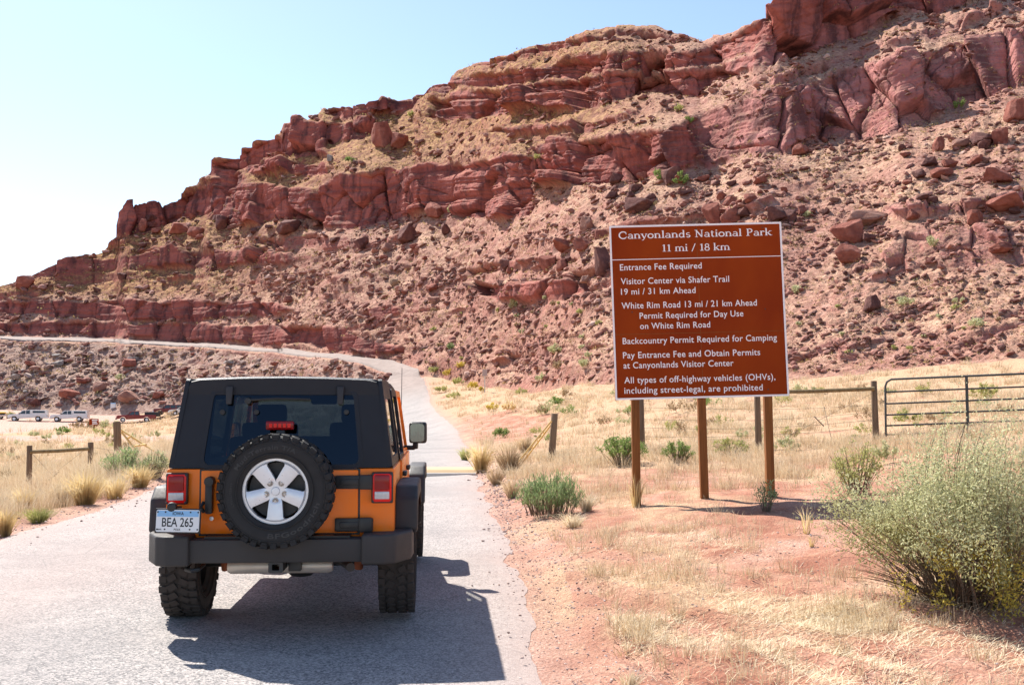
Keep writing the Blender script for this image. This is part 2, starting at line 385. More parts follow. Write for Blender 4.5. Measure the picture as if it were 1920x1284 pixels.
RD_OUT = np.array([(-340, 626.5), (0, 632), (200, 637.5), (400, 646), (500, 653.5), (640, 666), (742, 680.5), (785, 693)], float)  # upper edge
ncx, ncr = 646, 220
cpxs = np.linspace(-340, 2245, ncx); vs = np.linspace(0, 1, ncr)
foot_y = lambda x: np.interp(x, FOOT[:, 0], FOOT[:, 1]); sky_y = lambda x: np.interp(x, SKYL[:, 0], SKYL[:, 1])
PXg = np.broadcast_to(cpxs, (ncr, ncx)); PYg = foot_y(cpxs) + (sky_y(cpxs) - foot_y(cpxs)) * vs[:, None]
def inpoly(x, y, poly):
    ins = np.zeros(x.shape, bool); n = len(poly)
    for i in range(n):
        (x0, y0), (x1, y1) = poly[i], poly[(i + 1) % n]
        if y0 == y1: continue
        c = ((y0 > y) != (y1 > y)) & (x < (x1 - x0) * (y - y0) / (y1 - y0) + x0); ins ^= c
    return ins
jx = PXg + 9 * fbm(PXg / 40, PYg / 40, 0, 3, 41); jy = PYg + 7 * fbm(PXg / 36, PYg / 28, 5, 3, 42)
tx_, ty_, tz_ = ray(PXg, PYg); T = tz_ / ty_
TAN = np.maximum(.62 + .20 * fbm(PXg / 90, PYg / 45, 0, 3, 43), T + .22)
CLF = np.zeros_like(T)
for tn, poly in CL:
    m = inpoly(jx, jy, poly); TAN = np.where(m, np.maximum(tn, T + .4), TAN); CLF = np.where(m, {1.5: .8, 1.1: .45, 1.0: .5}.get(tn, min(1, tn / 2.2)), CLF)
SLOPE_X = np.array([-340, 200, 700, 1300, 1500, 2300.]); SLOPE_V = np.array([0, -.02, -.17, -.20, -.28, -.30]); _sx = np.linspace(-340, 2300, 600)
_sv = np.concatenate([[0], np.cumsum((np.interp(_sx[1:], SLOPE_X, SLOPE_V) + np.interp(_sx[:-1], SLOPE_X, SLOPE_V)) * .5 * (_sx[1] - _sx[0]))])
def bedc(px, py): return -(py - np.interp(px, _sx, _sv)) / 10.0            # height measured along the tilted beds
BC = bedc(PXg, PYg)
led = fbm(PXg / 230, BC / 2.2, 3, 3, 47) + .55 * fbm(PXg / 70, BC / 1.1, 6, 3, 48)
lm = (led > .40 + .25 * sstep(470, 380, PYg + .10 * (PXg - 700))) & ~((PXg < 740) & (PYg > np.interp(PXg, RD_OUT[:, 0], RD_OUT[:, 1]))) & (CLF < .1) & (PYg < foot_y(PXg) - 26)
TAN = np.where(lm, np.maximum(1.7, T + .3), TAN); CLF = np.where(lm, .55, CLF)
roadm = (PYg < np.interp(PXg, RD_IN[:, 0], RD_IN[:, 1]) + 1) & (PYg > np.interp(PXg, RD_OUT[:, 0], RD_OUT[:, 1]) - 1) & (PXg < 770)
TAN = np.where(roadm, T + .10, TAN); CLF = np.where(roadm, 0, CLF)
G_ = 1 / (TAN - T); dT = np.diff(T, axis=0)
dU = dT * .5 * (G_[1:] + G_[:-1])
U = np.zeros_like(T); U[0] = np.log(np.interp(cpxs, FOOT[:, 0], FOOT[:, 2])); U[1:] = U[0] + np.cumsum(dU, 0)
wv = 1.0; wh = 0.10
for it in range(700):
    num = np.zeros_like(U); den = np.zeros_like(U)
    num[1:] += wv * (U[:-1] + dU); den[1:] += wv
    num[:-1] += wv * (U[1:] - dU); den[:-1] += wv
    num[:, 1:] += wh * U[:, :-1]; den[:, 1:] += wh
    num[:, :-1] += wh * U[:, 1:]; den[:, :-1] += wh
    U[1:] = (num / den)[1:]
def bl(A, r, c):
    r = np.clip(r, 0, A.shape[0] - 1.001); c = np.clip(c, 0, A.shape[1] - 1.001)
    i = np.floor(r).astype(int); j = np.floor(c).astype(int); fr = r - i; fc = c - j
    if A.ndim == 3: fr = fr[..., None]; fc = fc[..., None]
    return A[i, j] * (1 - fr) * (1 - fc) + A[i + 1, j] * fr * (1 - fc) + A[i, j + 1] * (1 - fr) * fc + A[i + 1, j + 1] * fr * fc
def blur(A, n=1):
    for _ in range(n):
        A = np.pad(A, 1, mode='edge'); A = (A[:-2, 1:-1] + A[2:, 1:-1] + A[1:-1, :-2] + A[1:-1, 2:] + 2 * A[1:-1, 1:-1]) / 6
    return A
nfx, nfr = 1340, 520
fpx = np.linspace(-340, 2245, nfx); fv = np.linspace(0, 1, nfr)
FPXg = np.broadcast_to(fpx, (nfr, nfx))
sk_f = sky_y(fpx) + 3.0 * fbm(fpx / 22, fpx * 0, 0, 3, 44)
FPYg = foot_y(fpx) + (sk_f - foot_y(fpx)) * fv[:, None]
rr_ = np.broadcast_to(fv[:, None] * (ncr - 1), FPXg.shape); cc_ = np.broadcast_to((fpx + 340) / 2585 * (ncx - 1), FPXg.shape)
Uf = bl(U, rr_, cc_); CLs = bl(blur(CLF, 1), rr_, cc_); ROADs = bl(blur(roadm.astype(float), 3), rr_, cc_)
HP = at(FPXg, FPYg, np.exp(Uf))
def normals(P):
    du = np.gradient(P, axis=1); dv = np.gradient(P, axis=0); n = np.cross(du, dv)
    n /= np.linalg.norm(n, axis=-1, keepdims=True) + 1e-9
    return n
HPs = np.stack([blur(HP[..., k], 4) for k in range(3)], -1)
NRM = normals(HPs)
if NRM[100, 700, 1] > 0: NRM = -NRM
x, y, z = HP[..., 0], HP[..., 1], HP[..., 2]
wx = x + 1.6 * fbm(x / 5, y / 5, z / 5, 3, 51); wy = y + 1.6 * fbm(x / 5, y / 5, z / 5, 3, 52); wz = z + 1.2 * fbm(x / 6, y / 6, z / 4, 3, 53)
ps = FPXg / 10 + 1.1 * fbm(FPXg / 70, FPYg / 70, 8, 3, 55) + sstep(1250, 1500, FPXg) * .35 * bedc(FPXg, FPYg) + .5 * fbm(FPXg / 60, FPYg / 60, 0, 3, 51); pz = bedc(FPXg, FPYg) + 1.0 * fbm(FPXg / 70, FPYg / 70, 9, 3, 56) + .5 * fbm(FPXg / 60, FPYg / 60, 4, 3, 52)
def facets(sx, sz, seed, jit=0.0):
    """rock broken into planar facets: distance to the crack, offset and tilt of every block"""
    u = ps / sx; v = pz / sz; ix = np.floor(u); iz = np.floor(v)
    f1 = np.full(u.shape, 9.0); f2 = f1.copy(); off = np.zeros(u.shape); til = off.copy()
    for dx in (-1, 0, 1):
        for dz in (-1, 0, 1):
            cx = ix + dx; cz = iz + dz; hx = .12 + .76 * _hash(cx, cz, cx * 0, seed); hz = .12 + .76 * _hash(cx, cz, cx * 0, seed + 1)
            ddx = u - cx - hx; ddz = v - cz - hz; d = np.sqrt(ddx ** 2 + ddz ** 2)
            o = _hash(cx, cz, cx * 0, seed + 2) - .5; t1 = _hash(cx, cz, cx * 0, seed + 3) - .5; t2 = _hash(cx, cz, cx * 0, seed + 4) - .5
            nw = d < f1; f2 = np.where(nw, f1, np.minimum(f2, d)); off = np.where(nw, o, off); til = np.where(nw, t1 * ddx * sx + t2 * ddz * sz * .6, til); f1 = np.where(nw, d, f1)
    return f2 - f1, off, til
e1, o1, t1_ = facets(6.0, 15.0, 61)
e2, o2, t2_ = facets(2.3, 3.4, 71)
k2_ = sstep(-.2, .25, fbm(FPXg / 110, FPYg / 60, 7, 2, 66))
blockd = o1 * 2.3 + t1_ * .8 - 1.5 * np.exp(-(e1 / .035) ** 2) + .2 * np.clip(e1 * 4, 0, 1)
small = (o2 * .6 + t2_ * .6 - .5 * np.exp(-(e2 / .05) ** 2)) * (.15 + .75 * k2_)
bc_ = bedc(FPXg, FPYg) * 1.0; bedn = fbm(FPXg / 400, bc_ * .75, 0 * bc_, 4, 70, .6); cap_ = sstep(.1, .5, fbm(FPXg / 300, bc_ / 5, 0 * bc_, 2, 77)); bed = bedn * (.35 + .7 * cap_) + (.3 + .9 * cap_) * np.sign(np.sin(bc_ * 3.0 + 3 * fbm(x / 15, y / 15, z * 0, 2, 72))) * .13 * k2_
rough = (fbm(x / 1.6, y / 1.6, z / 1.6, 4, 73) * .22 + .25 * np.round(fbm(x / 3.2, y / 3.2, z / 2.0, 2, 75) * 3) / 3) + fbm(x / 8, y / 8, z / 12, 2, 74) * .6
dcl = (blockd + small + bed + rough) * (1 - .5 * sstep(440, 520, FPYg) * sstep(900, 700, FPXg)) * (1 - .55 * sstep(400, 425, FPYg) * sstep(1600, 1660, FPXg))
e3, o3, t3_ = facets(1.5, 1.0, 91)
rub = sstep(-.1, .35, fbm(x / 9, y / 9, z / 6, 3, 82) + .1)
dsl = fbm(x / 9, y / 9, z / 6, 4, 83) * 1.2 + sstep(.35, .9, rub) * (o3 * .5 + t3_ * .35) * .8 + fbm(x / 1.1, y / 1.1, z / .8, 3, 84) * .20
dsl = dsl * np.clip(FPYg * 0 + 1, 0, 1)
edge = sstep(0, .05, fv)[:, None]
disp = (CLs * dcl + (1 - CLs) * dsl * (.75)) * edge * (1 - ROADs) * np.clip(y / 110, .55, 1.25)
HP = HP + NRM * disp[..., None]
NF = normals(HP); NF = np.where(NF[..., 1:2] * 0 + np.sign((NF * NRM).sum(-1, keepdims=True)) < 0, -NF, NF)
CLfin = CLs; RUB = rub
back = []
top = HP[-1]
for d, dz in ((2, -.1), (6, -.6), (14, -2), (30, -6), (60, -16), (120, -50)):
    b = top.copy(); k = d / np.linalg.norm(top[:, :2], axis=1, keepdims=True); b[:, :2] = top[:, :2] * (1 + k); b[:, 2] = top[:, 2] + dz; back.append(b)
skirt = HP[:1].copy(); skirt[..., :2] *= (1 - 9 / np.linalg.norm(skirt[..., :2], axis=-1, keepdims=True)); skirt[..., 2] -= 5
HALL = np.concatenate([skirt, HP, np.array(back)], 0)
padr = lambda A: np.concatenate([A[:1], A, np.repeat(A[-1:], 6, 0)], 0)
# own colours: talus greyer and paler low on the hill, golden grass on the upper benches, grey shale under the hill road
below = .7 * sstep(0, 10, FPYg - np.interp(FPXg, RD_IN[:, 0], RD_IN[:, 1])) * sstep(760, 690, FPXg) 
golden = sstep(480, 250, FPYg + .12 * FPXg - 60) * sstep(1350, 1000, FPXg) + .9 * sstep(700, 200, FPXg) * sstep(565, 540, FPYg)
golden = np.clip(golden, 0, 1)
mauve = np.clip(sstep(1250, 1420, FPXg) * sstep(60, 150, FPYg + .28 * (FPXg - 1400)) + .8 * sstep(400, 430, FPYg) * sstep(1600, 1660, FPXg), 0, 1)
hm = NT('red sandstone and talus'); P_ = hm.pos()
Zs = hm.scale(P_, (.03, .03, .45)); Vs = hm.scale(P_, (.55, .55, .05))
rock = hm.ramp(hm.noise(Zs, 1.0, 6, .6, .6), [(.28, (.11, .038, .034)), (.45, (.19, .064, .052)), (.6, (.265, .098, .076)), (.75, (.165, .057, .05))])
rock = hm.mix(hm.math('MULTIPLY', hm.attr('mauve'), .75), rock, hm.ramp(hm.noise(Zs, 1.7, 6, .65), [(.32, (.19, .085, .078)), (.5, (.31, .145, .13)), (.7, (.40, .21, .19))]))
rock = hm.mix(hm.ramp(hm.noise(Vs, 1.0, 5, .6), [(.47, 0.0), (.62, .85)]), rock, (.065, .031, .031))
rock = hm.mix(hm.ramp(hm.noise(P_, .9, 6, .7), [(.5, 0.0), (.72, .45)]), rock, (.32, .125, .09))
talr = hm.ramp(hm.noise(P_, 2.2, 6, .75), [(.34, (.12, .05, .04)), (.46, (.25, .12, .092)), (.58, (.37, .21, .165)), (.75, (.50, .34, .275))])
tals = hm.ramp(hm.noise(P_, 2.6, 6, .8), [(.38, (.15, .075, .055)), (.47, (.33, .205, .14)), (.57, (.47, .33, .225)), (.72, (.58, .45, .32))])
tal = hm.mix(hm.ramp(hm.noise(P_, .16, 5, .7), [(.40, 0.1), (.62, .9)]), talr, tals)
gr = hm.ramp(hm.noise(P_, 1.1, 6, .8), [(.42, (.14, .055, .035)), (.51, (.28, .14, .06)), (.59, (.37, .24, .09)), (.72, (.45, .33, .14))])
gs = hm.ramp(hm.noise(P_, 1.4, 6, .75), [(.34, (.12, .07, .055)), (.5, (.29, .21, .17)), (.68, (.46, .38, .32))])
sl = hm.mix(hm.attr('golden'), tal, gr); sl = hm.mix(hm.attr('shale'), sl, gs)
nz = hm.new('ShaderNodeSeparateXYZ'); hm.l.new(hm.new('ShaderNodeNewGeometry').outputs['Normal'], nz.inputs[0])
steep = hm.ramp(hm.math('ADD', nz.outputs[2], hm.math('MULTIPLY', hm.math('SUBTRACT', hm.noise(P_, .8, 5, .7), .5), .5)), [(.50, 1.0), (.72, 0.0)])
fac = hm.math('MULTIPLY', hm.math('ADD', hm.math('MULTIPLY', hm.attr('cliff'), .75), .35), steep, True)
fac = hm.math('MAXIMUM', fac, hm.math('MULTIPLY', hm.attr('cliff'), .8))
c = hm.mix(fac, hm.mix(1.0, sl, (1.16, 1.08, 1.06), 'MULTIPLY'), hm.mix(1.0, rock, (1.38, 1.22, 1.24), 'MULTIPLY'))
nb = hm.bump(hm.noise(P_, 1.8, 6, .7), .35, .7)
nb = hm.bump(hm.voro(hm.scale(P_, (1, 1, 1.6)), 1.3, 'DISTANCE_TO_EDGE'), .25, .35, nb)
hill = link('hillside', mesh_np('hillside', HALL, grid_faces(*HALL.shape[:2]), {'cliff': padr(CLfin), 'golden': padr(golden), 'shale': padr(below), 'mauve': padr(mauve)}), hm.fin(c, .93, nb, Specular_IOR_Level=.12))
hill['kind'] = 'structure'
def surf(px, py):
    """point and normal on the finished hill at a photograph pixel"""
    px = np.asarray(px, float); py = np.asarray(py, float)
    sk = np.interp(px, fpx, sk_f); r = (foot_y(px) - py) / (foot_y(px) - sk) * (nfr - 1); c = (px + 340) / 2585 * (nfx - 1)
    return bl(HP, r, c), bl(NF, r, c)
def ghit(px, py):
    """ground point under a photograph pixel (below the foot of the hill)"""
    x, y, z = ray(px, py); lo = np.full(np.shape(px), 3.0); hi = np.full(np.shape(px), 260.0)
    ys = np.exp(np.linspace(math.log(3), math.log(230), 70)); best = np.full(np.shape(px), np.nan); prev = None
    for Y in ys:
        X = x / y * Y; f = EYE + z / y * Y - ground_z(X, np.full(np.shape(px), Y))
        if prev is not None:
            h = np.isnan(best) & (f <= 0) & (prev > 0); best = np.where(h, Y0 + (Y - Y0) * prev / (prev - f + 1e-9), best)
        prev = f; Y0 = Y
    best = np.where(np.isnan(best), 200.0, best); X = x / y * best
    return np.stack([X, best, ground_full(X, best)], -1)

# ------------------------------------------------------------------ the road, its hill section and the cattle guard slab level
ys_ = np.concatenate([np.linspace(-38, 2, 20), np.arange(2.2, 30, .16), np.arange(30, 119, .7)])
rr = np.interp(ys_, RY, RR) + .15 * fbm(ys_ / .7, ys_ * 0, 1, 4, 91) + .10 * fbm(ys_ / 4, ys_ * 0, 2, 2, 92)
rl = np.interp(ys_, RY, RL) + .12 * fbm(ys_ / .7, ys_ * 0, 5, 4, 93) + .25 * fbm(ys_ / 4, ys_ * 0, 6, 2, 94)
ac = np.linspace(0, 1, 26)
RX = rl[:, None] + (rr - rl)[:, None] * ac; RYY = np.broadcast_to(ys_[:, None], RX.shape)
RZ = ground_z(RX, RYY) + .012 * np.sin(ac * math.pi) + .004 - .05 * (np.abs(ac - .5) > .499)
nearP = np.stack([RX, RYY, RZ], -1)
far = []
tt = np.linspace(0, 1, 260)
ox = 785 + (-340 - 785) * tt; oy = np.interp(ox, RD_OUT[:, 0], RD_OUT[:, 1]); ix = 726 + (-340 - 726) * tt; iy = np.interp(ix, RD_IN[:, 0], RD_IN[:, 1])
for a in ac:
    q = surf(ix + (ox - ix) * a, iy + (oy - iy) * a)[0]; q[:, 2] += .22 - 1.2 * (abs(a - .5) > .499); far.append(q)
farP = np.array(far).transpose(1, 0, 2)
k_ = np.linspace(0, 1, 16)[1:-1]
t0 = nearP[-1] - nearP[-8]; t1 = farP[6] - farP[0]; sc_ = np.linalg.norm(farP[0] - nearP[-1], axis=-1, keepdims=True)
t0 = t0 / (np.linalg.norm(t0, axis=-1, keepdims=True) + 1e-9) * sc_; t1 = t1 / (np.linalg.norm(t1, axis=-1, keepdims=True) + 1e-9) * sc_
mid = np.array([(2 * k**3 - 3 * k * k + 1) * nearP[-1] + (k**3 - 2 * k * k + k) * t0 + (-2 * k**3 + 3 * k * k) * farP[0] + (k**3 - k * k) * t1 for k in k_])
mid[..., 2] = np.maximum(mid[..., 2], ground_z(mid[..., 0], mid[..., 1]) + .03)
RALL = np.concatenate([nearP, mid, farP], 0)
dist_ = np.concatenate([ys_, np.linspace(119, 130, len(mid) + len(farP))])
dirt = np.broadcast_to(sstep(96, 114, dist_)[:, None], RALL.shape[:2])
acr = np.broadcast_to(ac, RALL.shape[:2])
rm = NT('worn chipseal road'); P_ = rm.pos()
agg = rm.voro(P_, 85.0); aggc = rm.voro(P_, 85.0, 'F1', 'Color')
base = rm.ramp(rm.noise(P_, .9, 6, .6), [(.3, (.23, .216, .210)), (.7, (.32, .302, .292))])
sp = rm.new('ShaderNodeSeparateColor'); rm.l.new(aggc, sp.inputs[0])
st = rm.ramp(sp.outputs[0], [(.0, (.055, .053, .056)), (.3, (.20, .188, .183)), (.7, (.39, .355, .335)), (1.0, (.55, .48, .44))])
c = rm.mix(.78, base, st); c = rm.mix(rm.ramp(rm.noise(P_, .35, 4, .6), [(.45, 0.0), (.6, .35)]), c, (.17, .16, .158))
c = rm.mix(rm.ramp(rm.noise(P_, 1.7, 7, .7), [(.52, 0.0), (.75, .6)]), c, (.42, .378, .355))       # dust
c = rm.mix(rm.attr('shoulder'), c, (.38, .285, .25))
crk = rm.voro(rm.mix(.30, P_, rm.new('ShaderNodeTexNoise', Scale=1.6, Detail=6.0).outputs['Color']), .8, 'DISTANCE_TO_EDGE')
c = rm.mix(rm.math('MULTIPLY', rm.ramp(crk, [(.0, 1.0), (.005, 0.0)]), .3), c, (.09, .085, .085))
dc = rm.ramp(rm.noise(P_, 1.2, 7, .7), [(.3, (.20, .155, .138)), (.7, (.33, .265, .235))])
c = rm.mix(rm.attr('dirt'), c, dc)
nb = rm.bump(agg, .006, .7); nb = rm.bump(rm.noise(P_, 5, 5), .03, .5, nb)
sh = np.clip(np.exp(-(1 - acr) / .08) + np.exp(-acr / .14), 0, 1) * .8 * (1 - dirt)
sh = np.clip(sh + .45 * np.exp(-((acr - .28) / .10) ** 2) * .6, 0, 1)
road = link('road', mesh_np('road', RALL, grid_faces(*RALL.shape[:2]), {'dirt': dirt, 'shoulder': sh}), rm.fin(c, .9, nb, Specular_IOR_Level=.25))
road['kind'] = 'structure'
# ------------------------------------------------------------------ materials of made things
M = {}
def car_paint(name, col):
    t = NT(name); o = t.obj(); n = t.noise(o, 3, 4)
    c = t.mix(t.ramp(n, [(.35, 0.0), (.8, .12)]), col, (.50, .36, .26))
    zz = t.new('ShaderNodeSeparateXYZ'); t.l.new(o, zz.inputs[0]); du = t.math('MULTIPLY', t.ramp(zz.outputs[2], [(.55, 1.0), (1.0, .12)]), t.ramp(t.noise(o, 7, 6, .7), [(.42, 0.0), (.78, .32)]))
    c = t.mix(du, c, (.42, .26, .19)); m = t.fin(c, t.math('ADD', .33, t.math('MULTIPLY', du, .5)), Specular_IOR_Level=.18); t.b.inputs['Coat Weight'].default_value = .18; t.b.inputs['Coat Roughness'].default_value = .05
    return m
M['orange'] = car_paint('orange paint', (.98, .20, .003))
M['white_paint'] = car_paint('white paint', (.80, .80, .78)); M['maroon'] = car_paint('maroon paint', (.22, .026, .026)); M['yellow_paint'] = car_paint('yellow paint', (.70, .42, .02))
M['black_top'] = simple('grained black hardtop', (.017, .018, .023), .45, .1, 8, .0015, spec=.3, bsc=900)
M['trim'] = simple('charcoal plastic', (.034, .032, .033), .55, .2, 9, .001, spec=.4, bsc=700)
M['dusty_trim'] = simple('dusty charcoal plastic', (.046, .041, .039), .62, .45, 5, .001, spec=.35, bsc=700)
M['black'] = simple('black plastic', (.014, .014, .015), .45, .15, 9)
M['rubber'] = simple('dusty tyre rubber', (.026, .025, .025), .78, .35, 14, .002, spec=.35, bsc=300)
M['rubber_mark'] = simple('raised tyre lettering', (.036, .035, .035), .6, .1, 14)
M['dusty_rubber'] = simple('dusty road tyre rubber', (.055, .045, .040), .85, .45, 16, .002, spec=.25, bsc=300)
M['alloy'] = simple('silver alloy', (.74, .75, .77), .35, .06, 20, metallic=.45, spec=.6)
M['steel'] = simple('bare steel', (.58, .52, .45), .42, .2, 14, metallic=.4)
M['dark_steel'] = simple('dark steel', (.05, .05, .05), .5, .2, 14, metallic=.5)
M['red_lens'] = simple('red lens', (.26, .004, .006), .15, .1, 30, coat=.15, spec=.3)
M['bright_red'] = simple('red reflector edge', (.85, .012, .01), .2, .1, 30, spec=.3)
M['clear_lens'] = simple('clear lens', (.55, .53, .52), .12, .25, 60, coat=1)
M['mirror'] = simple('mirror glass', (.85, .87, .9), .02, .01, 3, metallic=1.0)
M['seat'] = simple('dark seat cloth', (.03, .031, .035), .9, .2, 30)
M['white_sheet'] = simple('white sheet', (.78, .78, .77), .35, .04, 8)
M['plate_blue'] = simple('blue plate band', (.25, .50, .78), .4, .1, 8)
M['ink'] = simple('black ink', (.01, .01, .012), .5, .1, 8)
M['rust'] = simple('rusty steel', (.30, .09, .04), .8, .4, 18)
def glass(name, tint, refl=1.0):
    t = NT(name); t.n.remove(t.b)
    tr = t.new('ShaderNodeBsdfTransparent'); t.set(tr.inputs[0], tint)
    gl = t.new('ShaderNodeBsdfGlossy'); gl.inputs['Roughness'].default_value = .015; t.set(gl.inputs[0], (.55, .74, 1.0) if 'rear' in name else (.95, .97, 1.0))
    fr = t.new('ShaderNodeFresnel'); fr.inputs['IOR'].default_value = 1.5
    mx = t.new('ShaderNodeMixShader'); t.l.new(t.math('MULTIPLY', fr.outputs[0], refl), mx.inputs[0]); t.l.new(tr.outputs[0], mx.inputs[1]); t.l.new(gl.outputs[0], mx.inputs[2])
    t.l.new(mx.outputs[0], t.out.inputs['Surface']); return t.m
M['tint'] = glass('tinted rear glass', (.030, .050, .068), .8); M['glass'] = glass('clear glass', (.72, .78, .76)); M['tint_side'] = glass('tinted side glass', (.10, .12, .13))

FONT = bpy.data.fonts.load('<builtin>') if '<builtin>' not in [f.filepath for f in bpy.data.fonts] else None
def text_mesh(s, size=1.0, extrude=0.0, bold=0.0, spacing=1.0):
    cu = bpy.data.curves.new('txt', 'FONT'); cu.body = s; cu.size = size; cu.extrude = extrude; cu.offset = bold; cu.resolution_u = 4; cu.space_character = spacing
    ob = bpy.data.objects.new('txt', cu); me = bpy.data.meshes.new_from_object(ob)
    bpy.data.objects.remove(ob); bpy.data.curves.remove(cu)
    return me
def text_np(s, **k):
    me = text_mesh(s, **k); V = np.empty(len(me.vertices) * 3, np.float32); me.vertices.foreach_get('co', V); V = V.reshape(-1, 3).astype(float)
    F = [list(p.vertices) for p in me.polygons]; bpy.data.meshes.remove(me); return V, F
class Txt:
    def __init__(s): s.V = []; s.F = []
    def add(s, V, F):
        b = len(s.V); s.V += [tuple(v) for v in V]; s.F += [[i + b for i in f] for f in F]
    def line(s, string, x0, x1, base, cap, fn, bold=.0, spacing=1.0, dz=.0005):
        """set a line so that it fills x0..x1 with capitals cap high; fn(u, v, d) -> 3D"""
        V, F = text_np(string, bold=bold, spacing=spacing); H, _ = text_np('H', bold=bold)
        lo, hi = V[:, 0].min(), V[:, 0].max(); ch = H[:, 1].max()
        s.add([fn(x0 + (v[0] - lo) / (hi - lo) * (x1 - x0), base + v[1] / ch * cap, dz) for v in V], F)
    def arc(s, string, r, a0, a1, cap, fn, bold=.02):
        V, F = text_np(string, bold=bold, spacing=1.1); H, _ = text_np('H'); lo, hi = V[:, 0].min(), V[:, 0].max(); ch = H[:, 1].max()
        out = []
        for v in V:
            a = R(a0 + (a1 - a0) * (v[0] - lo) / (hi - lo)); rr = r + v[1] / ch * cap * (1 if a1 < a0 else -1); out.append(fn(rr * math.cos(a), rr * math.sin(a), .001))
        s.add(out, F)
    def build(s, name, mat, parent):
        me = bpy.data.meshes.new(name); me.from_pydata(s.V, [], s.F); me.update(); return link(name, me, mat, parent)

# ------------------------------------------------------------------ the orange off-road vehicle
jeep = thing('off_road_vehicle', 'boxy orange four wheel drive with black hardtop and spare wheel on the tailgate', 'car', (-1.641, 7.25, 0), .0677)
AX = 0.75; WB = 2.95
def arch(c, z, r, a0, a1, n=14): return [(c + r * math.cos(R(a0 + (a1 - a0) * k / n)), z + r * math.sin(R(a0 + (a1 - a0) * k / n))) for k in range(n + 1)]
b = MB()
out = [(0, .62), (0, 1.16), (2.82, 1.16), (2.82, .60), (1.34, .58)] + arch(AX, .44, .50, 16, 164) + [(.18, .62)]
b.prism(out, YZX, -.80, .80, .015)
body = b.build('body', M['orange'], jeep)
b = MB()
for (y0, y1, w0, w1, z0, z1) in ((2.823, 4.06, .70, .60, .82, 1.13),):
    A = [Vector((s_ * w_, y_, z_)) for y_, w_ in ((y0, w0), (y1, w1)) for s_, z_ in ((-1, z0), (1, z0), (1, z1 - .03 * (y_ > 3)), (-1, z1 - .03 * (y_ > 3)))]
    vs = [b.bm.verts.new(a) for a in A]
    for f in ((3, 2, 1, 0), (4, 5, 6, 7), (0, 1, 5, 4), (1, 2, 6, 5), (2, 3, 7, 6), (3, 0, 4, 7)): b.bm.faces.new([vs[i] for i in f])
    b._bev(vs, .05, 3)
b.build('hood', M['orange'], jeep)
b = MB(); b.box(-.62, .62, 4.06, 4.10, .70, 1.09, .02)
for k in range(7): b.box(-.33 + k * .095, -.275 + k * .095, 4.095, 4.108, .78, 1.03, .01)
grille = b.build('grille', M['orange'], jeep)
for s in (-1, 1): MB().lathe([(0, .02), (.085, .015), (.095, 0), (.095, -.03)], Matrix.Translation((s * .48, 4.105, .94)) @ Matrix.Rotation(R(-90), 4, 'X'), 24).build('headlight', M['clear_lens'], jeep)
MB().prism([(-.93, 4.12), (-.70, 4.30), (.70, 4.30), (.93, 4.12), (.93, 4.0), (-.93, 4.0)], XYZ, .50, .68, .03).build('front_bumper', M['trim'], jeep)
MB().box(-.76, .76, .03, 2.79, 1.163, 1.172).build('carpet', M['seat'], jeep)
MB().box(-.42, .42, .55, 4.2, .44, .585, .02).build('chassis', M['dark_steel'], jeep)
# tailgate
b = MB(); b.box(-.555, .545, -.022, .012, .705, 1.150, .012)
tg = b.build('tailgate', M['orange'], jeep)
b = MB(); b.box(-.568, .558, -.004, .003, .692, 1.158); b.build('tailgate_seal', M['black'], jeep)
for z0 in (1.065, .765):
    b = MB(); b.box(.385, .655, -.052, -.023, z0 - .048, z0 + .048, .012); b.box(.42, .55, -.058, -.045, z0 - .022, z0 + .022, .006); b.box(.555, .648, -.066, -.03, z0 - .052, z0 + .052, .012)
    b.build('hinge', M['black'], tg)
b = MB(); b.box(-.515, -.460, -.085, -.023, .85, 1.075, .02); b.lathe([(0, .02), (.032, .018), (.036, 0), (.036, -.05)], Matrix.Translation((-.487, -.07, 1.075)) @ Matrix.Rotation(R(90), 4, 'X'), 16)
b.build('handle', M['black'], tg)
MB().lathe([(0, .008), (.014, .006), (.016, 0), (.016, -.01)], Matrix.Translation((-.475, -.026, .815)) @ Matrix.Rotation(R(90), 4, 'X'), 16).build('lock', M['alloy'], tg)
b = MB(); b.tube([(-.53, -.03, .93), (-.545, -.05, .90), (-.53, -.03, .86)], .012, 8); b.build('recess_ring', M['black'], tg)
# hardtop
ZB, ZT = 1.165, 1.775
rear = lambda x, z: Vector((x * (1 - .118 * (z - ZB) / (ZT - ZB)), .10 * (z - ZB) / (ZT - ZB), z))
outer = [rear(x, z) for x, z in rrect(-.788, .788, ZB, ZT + .02, .03)]
inner = [rear(x, z) for x, z in rrect(-.565, .565, 1.178, 1.715, .05)]
b = MB(); b.frame(outer, inner, (0, .07, 0))
top = b.build('hardtop', M['black_top'], jeep)
b = MB(); i2 = [rear(x, z) + Vector((0, -.004, 0)) for x, z in rrect(-.585, .585, 1.160, 1.735, .06)]; i3 = [rear(x, z) + Vector((0, -.004, 0)) for x, z in rrect(-.552, .552, 1.188, 1.705, .05)]
b.frame(i2, i3, (0, .03, 0)); lg = b.build('liftgate_frame', M['black_top'], jeep)
def sheet(name, pts, mat, parent):
    me = bpy.data.meshes.new(name); me.from_pydata([tuple(p) for p in pts], [], [list(range(len(pts)))]); me.update(); return link(name, me, mat, parent)
sheet('rear_window', [rear(x, z) + Vector((0, .006, 0)) for x, z in rrect(-.556, .556, 1.184, 1.710, .05)], M['tint'], jeep)
b = MB()     # roof: domed, falling to the sides
prof = [(-.708, 1.70), (-.706, 1.755), (-.685, 1.792), (-.62, 1.806), (-.3, 1.818), (0, 1.822), (.3, 1.818), (.62, 1.806), (.685, 1.792), (.706, 1.755), (.708, 1.70)]
